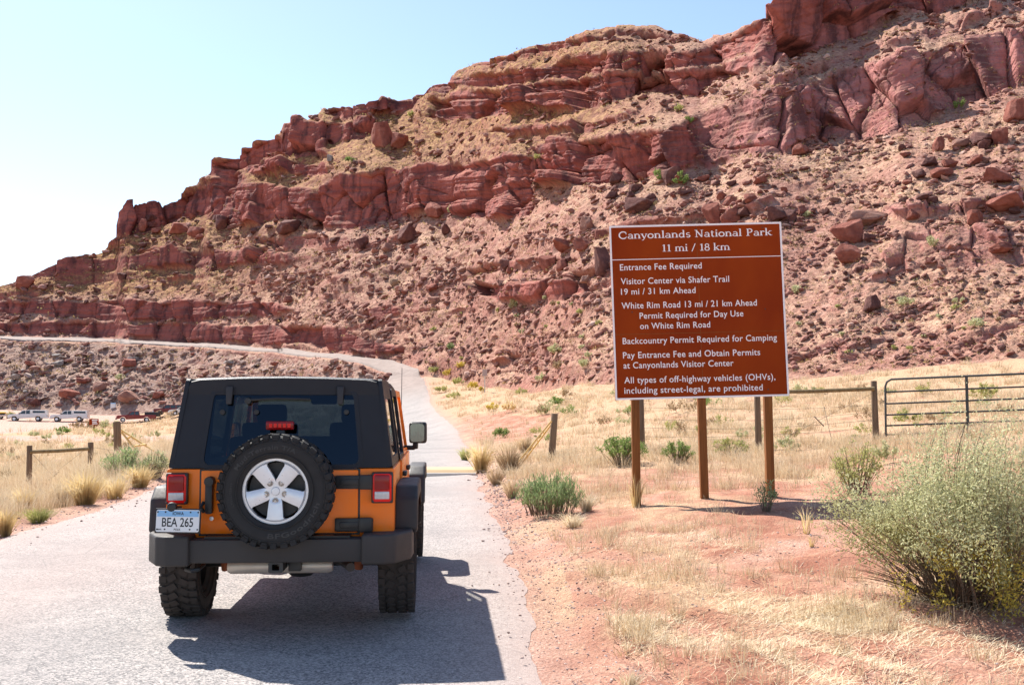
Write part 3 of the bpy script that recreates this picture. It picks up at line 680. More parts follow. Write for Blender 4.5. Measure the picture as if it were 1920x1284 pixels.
sec = [(.085, .96, -.016), (.12, 1.0, -.003), (.6, 1.0, .004), (1.6, 1.0, .006), (2.35, .985, -.012), (2.50, .97, -.035)]
rows = [[b.bm.verts.new((x * k, y, (z - 1.74) * (1 if z > 1.74 else 1) + 1.74 + dz)) for x, z in prof] for y, k, dz in sec]
for r0, r1 in zip(rows, rows[1:]):
    for i in range(len(prof) - 1): b.bm.faces.new((r0[i], r0[i + 1], r1[i + 1], r1[i]))
b.bm.faces.new(rows[0]); b.bm.faces.new(rows[-1][::-1])
b.build('roof', M['black_top'], top)
def side(s, y, z):
    t = (z - ZB) / (ZT - ZB); return Vector((s * (.788 - .085 * t), y + (.09 * t if y < .2 else (-.14 * t if y > 2.5 else 0)), z))
for s in (-1, 1):
    b = MB(); o_ = [side(s, y, z) for y, z in rrect(.0, 1.02, ZB, 1.80, .03)]; i_ = [side(s, y, z) for y, z in rrect(.20, .93, 1.23, 1.66, .06)]
    b.frame(o_, i_, (-s * .03, 0, 0)); b.build('side_panel', M['black_top'], top)
    sheet('quarter_window', [side(s, y, z) + Vector((-s * .008, 0, 0)) for y, z in rrect(.19, .94, 1.22, 1.67, .06)], M['tint_side'], jeep)
    for (y0, y1) in ((1.03, 1.82), (1.84, 2.80)):
        b = MB(); b.prism(rrect(y0, y1, .60, 1.17, .04), YZX, s * .79, s * .815, .01)
        o_ = [side(s, y, z) + Vector((s * .012, 0, 0)) for y, z in rrect(y0, y1, 1.172, 1.745, .04)]; i_ = [side(s, y, z) + Vector((s * .012, 0, 0)) for y, z in rrect(y0 + .05, y1 - .06, 1.20, 1.69, .05)]
        d = b.build('door', M['orange'], jeep); b = MB(); b.frame(o_, i_, (-s * .03, 0, 0)); b.build('window_frame', M['black_top'] if y0 < 1.5 else M['orange'], d)
        sheet('window', [side(s, y, z) + Vector((-s * .002, 0, 0)) for y, z in rrect(y0 + .04, y1 - .05, 1.19, 1.70, .05)], M['tint_side'] if y0 < 1.5 else M['glass'], d)
        MB().box(min(s * .816, s * .85), max(s * .816, s * .85), y0 + .06, y0 + .22, 1.03, 1.07, .01).build('handle', M['black'], d)
    # mirrors
    b = MB(); b.box(-.087, .087, -.03, .05, -.105, .105, .035, seg=3)
    mr = b.build('side_mirror', M['black'], jeep); mr.location = (s * .90, 2.68, 1.345); mr.rotation_euler = (R(2), 0, s * R(-10))
    sheet('mirror_glass', [Vector((x, -.0315, z)) for x, z in rrect(-.070, .070, -.088, .088, .03)], M['mirror'], mr)
    b = MB(); b.box(min(s * -.03, s * -.15), max(s * -.03, s * -.15), -.02, .03, -.17, -.125, .012); b.box(min(s * -.05, s * .0), max(s * -.05, s * .0), -.02, .03, -.16, -.10, .012); b.build('mirror_arm', M['black'], mr)
    # windscreen pillar
# windscreen
ws = lambda x, z: Vector((x * (1 - .06 * (z - 1.16) / .6), 2.80 - .33 * (z - 1.16) / .6, z))
b = MB(); b.frame([ws(x, z) for x, z in rrect(-.71, .71, 1.13, 1.77, .05)], [ws(x, z) for x, z in rrect(-.66, .66, 1.20, 1.71, .06)], (0, .045, 0)); b.build('windscreen_frame', M['orange'], jeep)
sheet('windscreen', [ws(x, z) + Vector((0, .02, 0)) for x, z in rrect(-.67, .67, 1.19, 1.72, .06)], M['glass'], jeep)
# liftgate hinges, wiper, brake light
for x in (-.385, .405):
    b = MB(); pts = [(x - .027, 1.745), (x + .027, 1.745), (x + .020, 1.615), (x - .020, 1.615)]
    b.prism(pts, lambda u, v, w_: Vector((u, .10 * (v - ZB) / (ZT - ZB) + w_, v)), -.040, -.002, .012); b.build('glass_hinge', M['trim'], lg)
b = MB(); b.tube([(-.255, .05, 1.645), (-.05, .052, 1.658), (.19, .055, 1.652)], .009, 6); b.lathe([(0, .03), (.022, .028), (.026, 0), (.026, -.02)], Matrix.Translation((-.25, .066, 1.64)) @ Matrix.Rotation(R(90), 4, 'X'), 12); b.build('rear_wiper', M['black'], jeep)
for x in (-.43, -.19, .45): MB().lathe([(0, .008), (.018, .006), (.02, 0)], Matrix.Translation((x, .055, 1.56)) @ Matrix.Rotation(R(90), 4, 'X'), 12).build('glass_stud', M['black'], lg)
b = MB(); b.box(-.105, .09, -.06, -.01, 1.435, 1.497, .012); bl_ = b.build('brake_light', M['red_lens'], jeep)
b = MB()
for k in range(5): b.box(-.08 + k * .032, -.058 + k * .032, -.064, -.058, 1.452, 1.480)
b.build('bulb_row', M['bright_red'], bl_)
MB().box(-.03, .03, -.06, -.02, 1.02, 1.434, .01).build('light_bracket', M['black'], bl_)
# tail lights
for s in (-1, 1):
    xa, xb = sorted((s * .640, s * .793))
    b = MB(); b.box(xa, xb, -.045, .0, .915, 1.135, .012); tl = b.build('tail_light', M['black'], jeep)
    MB().box(xa + .010, xb - .010, -.052, -.04, .925, 1.125, .008).build('edge_reflector', M['bright_red'], tl)
    MB().box(xa + .024, xb - .024, -.066, -.05, 1.008, 1.115, .010).build('red_lens', M['red_lens'], tl)
    MB().box(xa + .024, xb - .024, -.064, -.05, .945, 1.000, .010).build('reverse_lens', M['clear_lens'], tl)
    for dx in (xa + .012, xb - .012):
        for z in (.93, 1.12): MB().lathe([(0, .004), (.007, .003), (.008, 0)], Matrix.Translation((dx, -.054, z)) @ Matrix.Rotation(R(90), 4, 'X'), 8).build('screw', M['dark_steel'], tl)
# rear bumper
b = MB(); b.box(-.60, .60, -.185, -.02, .525, .685, .018); rb = b.build('rear_bumper', M['dusty_trim'], jeep)
for s in (-1, 1):
    pts = [(s * .585, -.215), (s * .74, -.215), (s * .82, -.17), (s * .925, .05), (s * .935, .30), (s * .82, .30), (s * .80, .0), (s * .585, .0)]
    b = MB(); b.prism(pts if s > 0 else pts[::-1], XYZ, .508, .714, .02, 3); b.build('end_cap', M['dusty_trim'], rb)
b = MB(); b.box(-.5, .5, -.13, -.01, .686, .70); b.build('step_pad', M['black'], rb)
MB().box(-.795, .795, .004, .05, .60, .70, .01).build('rear_sill', M['orange'], jeep)
# number plate
pl = MB().prism(rrect(-.155, .155, -.078, .078, .012), XZY, -.003, .003).build('number_plate', M['white_sheet'], jeep); pl.scale = (.93, 1, .95); pl.location = (-.655, -.235, .823); pl.rotation_euler = (R(-4), R(1.2), 0)
pf = lambda u, v, d: (u, -.0032 - d, v)
MB().box(-.149, .149, -.0038, -.003, .030, .072).build('sky_band', M['plate_blue'], pl)
t = Txt(); t.line('BEA 265', -.112, .112, -.040, .062, pf, .012); t.line('IOWA', -.038, .042, .042, .022, pf, .02, dz=.0014); t.line('POLK', -.024, .024, -.068, .015, pf, .02); t.line('MAR', -.143, -.112, -.066, .011, pf, .02); t.build('lettering', M['ink'], pl)
for x in (-.09, .09, -.145, .145):
    for z in (.062, -.060): MB().lathe([(0, .003), (.006, .002), (.006, 0)], Matrix.Translation((x, -.0038, z)) @ Matrix.Rotation(R(90), 4, 'X'), 8).build('bolt', M['black'], pl)
MB().box(-.165, .165, .0035, .012, -.088, .088, .006).build('plate_holder', M['black'], pl)
b = MB(); b.lathe([(0, .03), (.03, .02), (.035, 0), (.03, -.03)], Matrix.Translation((-.70, -.215, .915)) @ Matrix.Rotation(R(90), 4, 'X'), 12); b.box(-.72, -.68, -.20, -.02, .88, .905, .01); b.build('plate_lamp', M['black'], jeep)
# under the bumper
MB().tube([(-.38, .10, .462), (-.36, .10, .462), (.33, .10, .462), (.36, .10, .462)], [.04, .052, .052, .04], 20).build('muffler', M['steel'], jeep)
MB().tube([(.30, .30, .50), (.44, .12, .48), (.50, -.05, .47)], .032, 12).build('tail_pipe', M['dark_steel'], jeep)
b = MB(); b.frame([Vector((x, -.16, z)) for x, z in rrect(-.055, .045, .455, .525, .006, 1)], [Vector((x, -.16, z)) for x, z in rrect(-.03, .02, .47, .512, .004, 1)], (0, .2, 0)); b.box(-.20, .22, .0, .06, .515, .56, .01); b.box(.06, .15, -.02, .05, .44, .53, .01); b.build('tow_hitch', M['dark_steel'], jeep)
MB().tube([(-.63, .02, .49), (-.62, -.12, .475), (-.58, -.14, .47), (-.54, -.12, .475), (-.53, .02, .49)], .014, 8).build('tow_hook', M['dark_steel'], jeep)
b = MB(); b.tube([(-.72, AX, .405), (.72, AX, .405)], .045, 12); b.lathe([(0, .12), (.08, .11), (.14, .05), (.15, 0), (.14, -.05), (.08, -.11), (0, -.12)], Matrix.Translation((.05, AX, .40)), 16); b.build('rear_axle', M['dark_steel'], jeep)
for s in (-1, 1): MB().tube([(s * .50, .62, .36), (s * .55, .50, .75)], [.035, .028], 10).build('shock_absorber', M['rust'], jeep)
MB().tube([(-.72, AX + WB, .405), (.72, AX + WB, .405)], .045, 12).build('front_axle', M['dark_steel'], jeep)
# flares
for s in (-1, 1):
    for pth in ([(.16, .70), (.19, .93), (.30, 1.018), (1.16, 1.018), (1.34, .86), (1.42, .62)], [(3.10, .62), (3.19, .90), (3.32, .99), (4.10, .985), (4.24, .84)]):
        cx = sum(p[0] for p in pth) / len(pth); inn = [(cx + (p[0] - cx) * .88, .50 + (p[1] - .50) * .84) for p in pth]
        poly = pth + inn[::-1]
        b = MB(); b.prism(poly if s > 0 else poly[::-1], YZX, s * .785, s * .965, .028, 3); b.build('fender_flare', M['trim'], jeep)
# interior
for x in (-.37, .37):
    b = MB(); b.box(x - .23, x + .23, 1.75, 1.88, 1.10, 1.46, .05); b.box(x - .13, x + .13, 1.77, 1.86, 1.45, 1.62, .04); b.build('seat', M['seat'], jeep)
b = MB(); b.box(-.58, .56, .98, 1.10, 1.10, 1.36, .05)
for x in (-.36, .36): b.box(x - .12, x + .12, 1.0, 1.08, 1.35, 1.47, .035)
b.build('rear_bench', M['seat'], jeep)
b = MB()
for s in (-1, 1): b.tube([(s * .62, .35, 1.17), (s * .60, .45, 1.68), (s * .60, 1.5, 1.72), (s * .60, 2.45, 1.70)], .035, 8)
b.tube([(-.6, 1.5, 1.72), (.6, 1.5, 1.72)], .035, 8); b.build('roll_bar', M['seat'], jeep)
MB().box(-.70, .70, 2.45, 2.76, 1.10, 1.24, .05).build('dashboard', M['black'], jeep)
MB().prism(rrect(-.12, .12, -.034, .034, .02), XZY, 2.36, 2.40, .008).build('interior_mirror', M['black'], jeep).location = (.02, 0, 1.655)
MB().lathe([(.17, .012), (.185, 0), (.17, -.012), (.16, 0)], Matrix.Translation((-.37, 2.28, 1.20)) @ Matrix.Rotation(R(65), 4, 'X'), 28, True).build('steering_wheel', M['black'], jeep)
MB().tube([(.72, 2.98, 1.12), (.725, 2.97, 1.5), (.73, 2.95, 1.99)], [.006, .004, .003], 6).build('antenna', M['black'], jeep)
# wheels
def tyre_bm(lug_r=.405, n=34):
    b = MB()
    prof = [(.232, -.095), (.240, -.112), (.27, -.126), (.315, -.134), (.352, -.132), (.378, -.122), (.389, -.105), (.391, 0), (.389, .105), (.378, .122), (.352, .132), (.315, .134), (.27, .126), (.240, .112), (.232, .095)]
    b.lathe(prof, Matrix.Identity(4), 72)
    rnd = random.Random(3)
    for k in range(n):
        a = 2 * math.pi * k / n
        for s in (-1, 1):
            da = (.5 * 2 * math.pi / n if s > 0 else 0)
            Mx = Matrix.Rotation(a + da, 4, 'Z')
            b.box(.370, lug_r - .002, -.0265, .0265 - .008 * (k % 2), min(s * .083, s * (.128 + .006 * (k % 2))), max(s * .083, s * (.128 + .006 * (k % 2))), .004, Mx, 1)
            b.box(.36, lug_r - .03, -.02, .02, min(s * .126, s * .134), max(s * .126, s * .134), .003, Mx, 1)
            Mc = Matrix.Rotation(a + da + .04, 4, 'Z') @ Matrix.Translation((.395, 0, s * .043)) @ Matrix.Rotation(s * .5, 4, 'X')
            b.box(-.012, .010, -.027, .022, -.029, .029, .004, Mc, 1)
    for rr in (.262, .345): 
        for s in (-1, 1): b.lathe([(rr, s * .128), (rr + .003, s * .136), (rr + .008, s * .136), (rr + .011, s * .128)], Matrix.Identity(4), 72)
    return b
def rim_bm():
    b = MB(); ra = [(.0, 36), (.046, 36), (.066, 36), (.082, 33), (.098, 28.5), (.125, 23.5), (.160, 19.5), (.190, 17), (.203, 18), (.210, 22), (.216, 36), (.238, 36)]
    for k in range(5):
        prev = None
        for r_, a_ in ra:
            row = []
            for q in range(9):
                s_ = q / 4 - 1; an = R(270 + 72 * k + a_ * s_)
                h = .082 - .030 * math.exp(-(r_ / .06) ** 2) * 0 - .020 * sstep(.06, .2, r_) * 0 + .010 * (1 - s_ * s_) * (1 if .07 < r_ < .21 else 0) - .012 * float(sstep(.205, .216, r_)) + .012 * float(sstep(.05, .20, r_))
                row.append(b.bm.verts.new((r_ * math.cos(an), r_ * math.sin(an), h)))
            if prev: 
                for q in range(8):
                    try: b.bm.faces.new((prev[q], prev[q + 1], row[q + 1], row[q]))
                    except ValueError: pass
            prev = row
    bmesh.ops.remove_doubles(b.bm, verts=b.bm.verts, dist=.0004)
    bmesh.ops.dissolve_degenerate(b.bm, edges=b.bm.edges, dist=1e-5)
    be = [e for e in b.bm.edges if len(e.link_faces) == 1]
    r = bmesh.ops.extrude_edge_only(b.bm, edges=be)
    for v in r['geom']:
        if isinstance(v, bmesh.types.BMVert): v.co.z -= .04
    b.lathe([(.237, .082), (.242, .094), (.247, .094), (.249, .08), (.240, .06)], Matrix.Identity(4), 72)
    return b
tyre_me = None
def wheel(name, parent, loc, Mrot, tyre_mat, letter=False, label=None):
    global tyre_me, rim_me, barrel_me
    e = bpy.data.objects.new(name, None); COL.objects.link(e); e.parent = parent; e.location = loc; e.rotation_euler = Mrot.to_euler(); e.empty_display_size = .2
    if tyre_me is None:
        t = tyre_bm().build('tyre', M['rubber'], e, 30); tyre_me = t.data
        r = rim_bm().build('rim', M['alloy'], e, 40); rim_me = r.data
        bb = MB(); bb.lathe([(.238, .075), (.215, .05), (.205, -.08), (.232, -.10)], Matrix.Identity(4), 48); bb.lathe([(0, .0), (.20, .0), (.20, -.02)], Matrix.Identity(4), 32); q = bb.build('wheel_barrel', M['dark_steel'], e); barrel_me = q.data
        for k in range(5): MB().lathe([(0, .100), (.009, .099), (.0105, .094), (.0105, .08)], Matrix.Rotation(R(270 + 72 * k), 4, 'Z') @ Matrix.Translation((.068, 0, .0)), 6).build('wheel_nut', M['steel'], e)
        bb = MB(); bb.lathe([(0, .092), (.026, .090), (.031, .084), (.031, .075)], Matrix.Identity(4), 24); q = bb.build('centre_cap', M['alloy'], e)
    else:
        for n_, me in (('tyre', tyre_me), ('rim', rim_me), ('wheel_barrel', barrel_me)):
            if n_ == 'tyre' and tyre_mat is not M['rubber']: me = me.copy(); me.materials[0] = tyre_mat
            link(n_, me, None, e)
    return e
spare = wheel('spare_wheel', jeep, (.004, -.175, 1.022), Matrix.Rotation(R(90), 4, 'X'), M['rubber']); spare.scale = (.965, .965, 1)
t = Txt(); tf = lambda u, v, d: (u, v, .1345 + d)
t.arc('Mud-Terrain T/A', .298, 150, 62, .030, tf); t.arc('BFGoodrich', .328, 262, 345, .034, tf); t.arc('LT255/75R17', .296, 200, 168, .014, tf)
t.build('lettering', M['rubber_mark'], spare)
for k in range(5): MB().lathe([(.011, .086), (.020, .0925), (.022, .086)], Matrix.Rotation(R(270 + 72 * k), 4, 'Z') @ Matrix.Translation((.068, 0, .0)), 16).build('nut_seat', M['steel'], spare)
MB().lathe([(0, .06), (.10, .06), (.12, .0)], Matrix.Translation((-.018, -.02, 1.022)) @ Matrix.Rotation(R(90), 4, 'X'), 20).build('spare_carrier', M['black'], jeep)
for s in (-1, 1):
    for y in (AX, AX + WB):
        wheel('wheel', jeep, (s * .80, y, .403), Matrix.Rotation(R(90 * s), 4, 'Y'), M['dusty_rubber'])
# ------------------------------------------------------------------ park sign
def wood(name, a, b_, sc=14):
    t = NT(name); o = t.obj(); n = t.noise(t.scale(o, (sc, sc, sc * .06)), 1.0, 6, .65)
    c = t.ramp(n, [(.3, a), (.7, b_)]); crk = t.ramp(t.noise(t.scale(o, (60, 60, 1.2)), 1.0, 3), [(.33, .6), (.42, 0.0)])
    c = t.mix(crk, c, tuple(k * .35 for k in a)); return t.fin(c, .85, t.bump(n, .006), Specular_IOR_Level=.2)
M['post_brown'] = wood('stained sign post', (.17, .06, .018), (.30, .12, .035)); M['post_grey'] = wood('weathered fence post', (.13, .085, .055), (.25, .17, .11)); M['rail'] = wood('mossy rail', (.14, .10, .05), (.26, .19, .10))
t_ = NT('brown reflective sheeting'); o_ = t_.obj(); n_ = t_.noise(t_.scale(o_, (.8, .8, .5)), 1.2, 4)
M['sign_brown'] = t_.fin(t_.ramp(n_, [(.35, (.235, .030, .004)), (.7, (.32, .052, .005))]), .5, Specular_IOR_Level=.07)
M['sign_white'] = simple('white sheeting', (.90, .88, .87), .4, .03, 9)
M['yellow'] = simple('faded yellow paint', (.72, .47, .16), .6, .25, 7, .003, bsc=40)
M['gate'] = simple('grey green gate tube', (.055, .060, .060), .5, .25, 20, metallic=.3)
M['wire'] = simple('fence wire', (.16, .13, .11), .5, .3, 20, metallic=.5)
YS = 14.3
cBL, cBR, cTL = at(1154, 750, YS), at(1480, 742, YS), at(1142, 424, YS)
root = at(1317, 936, YS); root[2] = float(ground_full(root[0], root[1]))
sign = thing('park_sign', 'large brown board with white writing on three brown posts beside the road', 'sign', tuple(root))
sBL = Vector(cBL - root); sU = Vector(cBR - cBL); sV = Vector(cTL - cBL)
sf = lambda u, v, d: sBL + sU * u + sV * v + Vector((0, -1, 0)) * d
b = MB(); b.prism([(0, 0), (1, 0), (1, 1), (0, 1)], sf, -.03, 0, 0); b.build('panel', M['sign_brown'], sign)
b = MB(); b.frame([sf(u, v, .001) for u, v in rrect(0, 1, 0, 1, .004, 2)], [sf(u, v, .001) for u, v in rrect(.0105, .9895, .0105, .9895, .004, 2)], (0, -.004, 0)); b.build('border', M['sign_white'], sign)
_iA = np.linalg.inv(np.array([[1222 - 113, 70 - 113], [1188 - 1218, 113 - 1218]], float))
def cuv(x, y): return tuple(_iA @ np.array([x - 113, y - 1218]))
b = MB(); q0, q1 = cuv(85, 333), cuv(1185, 303); b.prism([(.011, q0[1]), (.989, q0[1]), (.989, q0[1] + .0042), (.011, q0[1] + .0042)], sf, .001, .004); b.build('rule', M['sign_white'], sign)
b = MB(); b.prism([(.505, .012), (.507, .012), (.507, .988), (.505, .988)], sf, .0004, .0012); b.build('seam', M['post_brown'], sign)
b = MB(); b.prism([(.012, .372), (.988, .372), (.988, .374), (.012, .374)], sf, .0004, .0014); b.build('seam', M['post_brown'], sign)
txt = Txt()
for s_, x0, y0, x1, cap in (('Entrance Fee Required', 141, 397, 667, 39), ('Visitor Center via Shafer Trail', 147, 486, 843, 39), ('19 mi / 31 km Ahead', 148, 552, 627, 38),
                            ('White Rim Road 13 mi / 21 km Ahead', 152, 641, 1020, 39), ('Permit Required for Day Use', 267, 704, 933, 38), ('on White Rim Road', 270, 769, 720, 38),
                            ('Backcountry Permit Required for Camping', 159, 865, 1147, 39), ('Pay Entrance Fee and Obtain Permits', 161, 955, 1039, 39), ('at Canyonlands Visitor Center', 164, 1019, 868, 39),
                            ('All types of off-highway vehicles (OHVs),', 170, 1112, 1135, 39), ('including street-legal, are prohibited', 170, 1177, 1054, 39)):
    u0, v0 = cuv(x0, y0); u1, _ = cuv(x1, y0); txt.line(s_, u0, u1, v0, cap / 1106, sf, .008, 1.06, .003)
txt.build('lettering', M['sign_white'], sign)
# serif title, drawn stroke by stroke
def arcp(cx, cy, rx, ry, a0, a1, n=10): return [(cx + rx * math.cos(R(a0 + (a1 - a0) * k / n)), cy + ry * math.sin(R(a0 + (a1 - a0) * k / n))) for k in range(n + 1)]
def SR(x, y, w_=.30): return ([(x - w_ / 2, y), (x + w_ / 2, y)], .055)          # serif bar
XH = .66; TK = .135; TN = .075
GL = {
 'C': (.86, [(arcp(.46, .5, .38, .47, 48, 312, 16), TK), ([(.73, .84), (.74, .62)], TN), ([(.73, .16), (.76, .30)], TN * .7)]),
 'a': (.60, [([(.46, .42), (.46, .04), (.56, .03)], TK), (arcp(.28, .42, .19, .20, 0, 150, 8), .09), (arcp(.26, .18, .19, .16, 60, 360, 12), .09)]),
 'n': (.70, [([(.15, .0), (.15, .64)], TK), (arcp(.34, .40, .20, .22, 170, 0, 8), .10), ([(.54, .40), (.54, 0)], TK), SR(.15, .03), SR(.54, .03), ([(.04, .62), (.15, .62)], .055)]),
 'y': (.62, [([(.10, .62), (.32, .03)], TK), ([(.54, .62), (.30, -.08), (.20, -.24), (.08, -.24)], TN), SR(.10, .63, .26), SR(.52, .63, .24)]),
 'o': (.64, [(arcp(.32, .32, .245, .29, 0, 360, 18), .12)]),
 'l': (.36, [([(.18, 0), (.18, 1.02)], TK), SR(.18, .03), ([(.06, 1.0), (.18, 1.0)], .055)]),
 'd': (.68, [([(.50, 0), (.50, 1.02)], TK), (arcp(.30, .31, .21, .28, 30, 330, 14), .11), ([(.38, 1.0), (.50, 1.0)], .055), ([(.50, .03), (.63, .03)], .055)]),
 's': (.52, [(arcp(.26, .47, .16, .15, 40, 265, 10), .10), (arcp(.25, .17, .17, .15, 90, -150, 10), .11)]),
 'N': (.92, [([(.20, 0), (.20, .98)], .085), ([(.16, .98), (.70, .04)], TK), ([(.72, .0), (.72, .98)], .085), SR(.20, .03, .28), SR(.16, .96, .28), SR(.72, .96, .28)]),
 't': (.44, [([(.18, .84), (.18, .14), (.24, .04), (.38, .06)], .12), ([(.04, .63), (.38, .63)], .06)]),
 'i': (.34, [([(.17, 0), (.17, .64)], TK), SR(.17, .03), ([(.05, .62), (.17, .62)], .055), ([(.17, .82), (.17, .96)], .15)]),
 'P': (.74, [([(.22, 0), (.22, .98)], TK), (arcp(.36, .72, .26, .25, 90, -90, 10), .11), ([(.22, .97), (.36, .97)], .06), ([(.22, .47), (.36, .47)], .06), SR(.22, .03, .34), ([(.06, .96), (.22, .96)], .055)]),
 'r': (.50, [([(.16, 0), (.16, .64)], TK), (arcp(.36, .40, .20, .22, 170, 60, 6), .10), ([(.40, .60), (.46, .50)], .10), SR(.16, .03), ([(.04, .62), (.16, .62)], .055)]),
 'k': (.70, [([(.15, 0), (.15, 1.02)], TK), ([(.20, .30), (.52, .62)], TN), ([(.28, .38), (.58, .02)], TK), SR(.15, .03), SR(.55, .63, .24), SR(.60, .03, .22), ([(.03, 1.0), (.15, 1.0)], .055)]),
 'm': (1.04, [([(.15, .0), (.15, .64)], TK), (arcp(.33, .40, .19, .22, 170, 0, 8), .09), ([(.52, .40), (.52, 0)], TK), (arcp(.70, .40, .19, .22, 170, 0, 8), .09), ([(.89, .40), (.89, 0)], TK), SR(.15, .03), SR(.52, .03, .26), SR(.89, .03)]),
 '1': (.50, [([(.26, 0), (.26, .96)], TK), ([(.10, .82), (.26, .94)], TN), SR(.26, .03, .36)]),
 '8': (.60, [(arcp(.30, .72, .18, .21, 0, 360, 14), .10), (arcp(.30, .26, .22, .24, 0, 360, 16), .11)]),
 '/': (.50, [([(.06, -.06), (.42, 1.02)], .09)]), ' ': (.34, [])}
def serif(string, x0, x1, base, cap, fn, V, F):
    tot = sum(GL[c][0] for c in string); sx = (x1 - x0) / tot; px = x0; k = 0
    for ch in string:
        wd, strokes = GL[ch]
        for pts, tk in strokes:
            k += 1; prev = None; L = len(pts)
            for i, (a, c) in enumerate(pts):
                p0, p1 = pts[max(i - 1, 0)], pts[min(i + 1, L - 1)]; dx, dy = p1[0] - p0[0], p1[1] - p0[1]; l = math.hypot(dx, dy) or 1; nx, ny = -dy / l * tk / 2, dx / l * tk / 2
                row = []
                for s_ in (1, -1): V.append(tuple(fn(px + (a + s_ * nx) * sx, base + (c + s_ * ny) * cap, .003 + (k % 7) * .0003))); row.append(len(V) - 1)
                if prev: F.append([prev[0], prev[1], row[1], row[0]])
                prev = row
        px += wd * sx
V_, F_ = [], []
for s_, x0, y0, x1, cap in (('Canyonlands National Park', 131, 196, 1121, 46), ('11 mi / 18 km', 410, 276, 850, 46)):
    u0, v0 = cuv(x0, y0); u1, _ = cuv(x1, y0); serif(s_, u0, u1, v0, cap / 1106, sf, V_, F_)
me = bpy.data.meshes.new('title_lettering'); me.from_pydata(V_, [], F_); me.update(); link('title_lettering', me, M['sign_white'], sign)
for u in (.115, .5, .885):
    for v in (.04, .50, .97): 
        MB().lathe([(0, .004), (.009, .003), (.010, 0)], Matrix.Translation(sf(u + .01 * (v - .5), v, 0)) @ Matrix.Rotation(R(90), 4, 'X'), 8).build('bolt', M['dark_steel'], sign)
for (bx, by, tx) in ((1193, 937, 1190), (1320, 938, 1314), (1443, 926, 1438)):
    p0 = at(bx, by, YS + .10); p1 = at(tx, 752, YS + .10); d = (p1 - p0) / (p1[2] - p0[2]); gz = float(ground_full(p0[0], p0[1])) - .25
    lo = Vector(p0 + d * (gz - p0[2]) - root); hi = Vector(p0 + d * (cTL[2] - .25 - p0[2]) - root)
    b = MB(); b.prism([(-.055, -.055), (.055, -.055), (.055, .055), (-.055, .055)], lambda u, v, w_: lo.lerp(hi, w_) + Vector((u, v + .06 - .10, 0)), 0, 1, .006, 1); b.build('post', M['post_brown'], sign)

# ------------------------------------------------------------------ fences, gate, cattle guard
def post_part(px0, py0, px1, py1, Y, r, parent, mat, root, square=False):
    p1 = at(px1, py1, Y); p0 = at(px0, py0, Y); d = (p1 - p0) / (p1[2] - p0[2]); gz = float(ground_full(p0[0], p0[1])) - .2
    lo = Vector(p0 + d * (gz - p0[2]) - root); hi = Vector(p1 - root)
    b = MB()
    if square: b.prism([(-r, -r), (r, -r), (r, r), (-r, r)], lambda u, v, w_: lo.lerp(hi, w_) + Vector((u, v, 0)), 0, 1, r * .15, 1)
    else: b.tube([lo, lo.lerp(hi, .5), hi - (hi - lo).normalized() * .015, hi], [r * 1.08, r, r * .97, r * .85], 14)
    return b.build('post', mat, parent)
def groot(px, py, Y): p = at(px, py, Y); p[2] = float(ground_full(p[0], p[1])); return p
def V3(px, py, Y, root): return Vector(at(px, py, Y) - root)
rt = groot(1421, 850, 24); fen = thing('wire_fence', 'wooden fence posts with a top rail and slack wires behind the big brown sign', 'fence', tuple(rt))
post_part(1204, 850, 1201, 740, 24.3, .075, fen, M['post_grey'], rt); post_part(1423, 849, 1419, 722, 24.0, .075, fen, M['post_grey'], rt); post_part(1643, 834, 1638, 714, 23.0, .072, fen, M['post_grey'], rt)
b = MB(); b.tube([V3(1415, 735, 23.9, rt), V3(1520, 733.5, 23.5, rt), V3(1640, 728.5, 22.9, rt)], .047, 10); b.build('rail', M['rail'], fen)
for k, (ya, yb, yc) in enumerate(((764, 768, 759), (786, 788, 772), (802, 803, 787), (818, 816, 801))):
    MB().tube([V3(1203, ya, 24.2, rt), V3(1310, ya + 2, 24.1, rt), V3(1421, yb, 24, rt), V3(1530, (yb + yc) / 2 + 2, 23.5, rt), V3(1640, yc, 23, rt)], .0045, 4, False).build('wire', M['wire'], fen)
MB().tube([V3(1421, 845, 23.9, rt), V3(1640, 735, 22.9, rt)], .0045, 4, False).build('brace_wire', M['wire'], fen)
MB().tube([V3(1527, 781, 23.3, rt), V3(1545, 799, 23.3, rt)], .012, 5).build('twist_stick', M['black'], fen)
MB().tube([V3(1545, 762, 23.3, rt), V3(1562, 838, 23.0, rt)], .006, 4, False).build('stay_wire', M['wire'], fen)
rt = groot(1660, 818, 22.5); gate = thing('field_gate', 'grey tubular metal field gate at the right edge behind the bush', 'gate', tuple(rt))
gx = lambda px: 22.5 - (px - 1660) * .004
def gl_(px, yl, yr): return V3(px, yl + (yr - yl) * (px - 1660) / 260, gx(px), rt)
b = MB(); b.tube([gl_(1661, 818, 812), gl_(1660, 724, 718), gl_(1663, 716, 710), gl_(1671, 711.5, 702), gl_(1920, 711.5, 700.5), gl_(2072, 711.5, 700.5)], .024, 10); b.build('frame', M['gate'], gate)
for yl, yr in ((735, 725), (757, 747), (778, 768), (798, 788.5), (815, 806)): MB().tube([gl_(1660, yl, yr), gl_(2072, yl, yr)], .019, 8).build('bar', M['gate'], gate)
br = MB().box(-.03, .03, -.028, .028, 0, 1).build('brace', M['gate'], gate); p0, p1 = gl_(1815, 816, 807), gl_(1812, 709, 701); br.location = p0; br.scale = (1, 1, (p1 - p0).length); br.rotation_euler = (p1 - p0).to_track_quat('Z', 'Y').to_euler()
MB().tube([gl_(1652, 748, 748), gl_(1656, 752, 752), gl_(1661, 750, 750)], .008, 5).build('latch_chain', M['dark_steel'], gate)
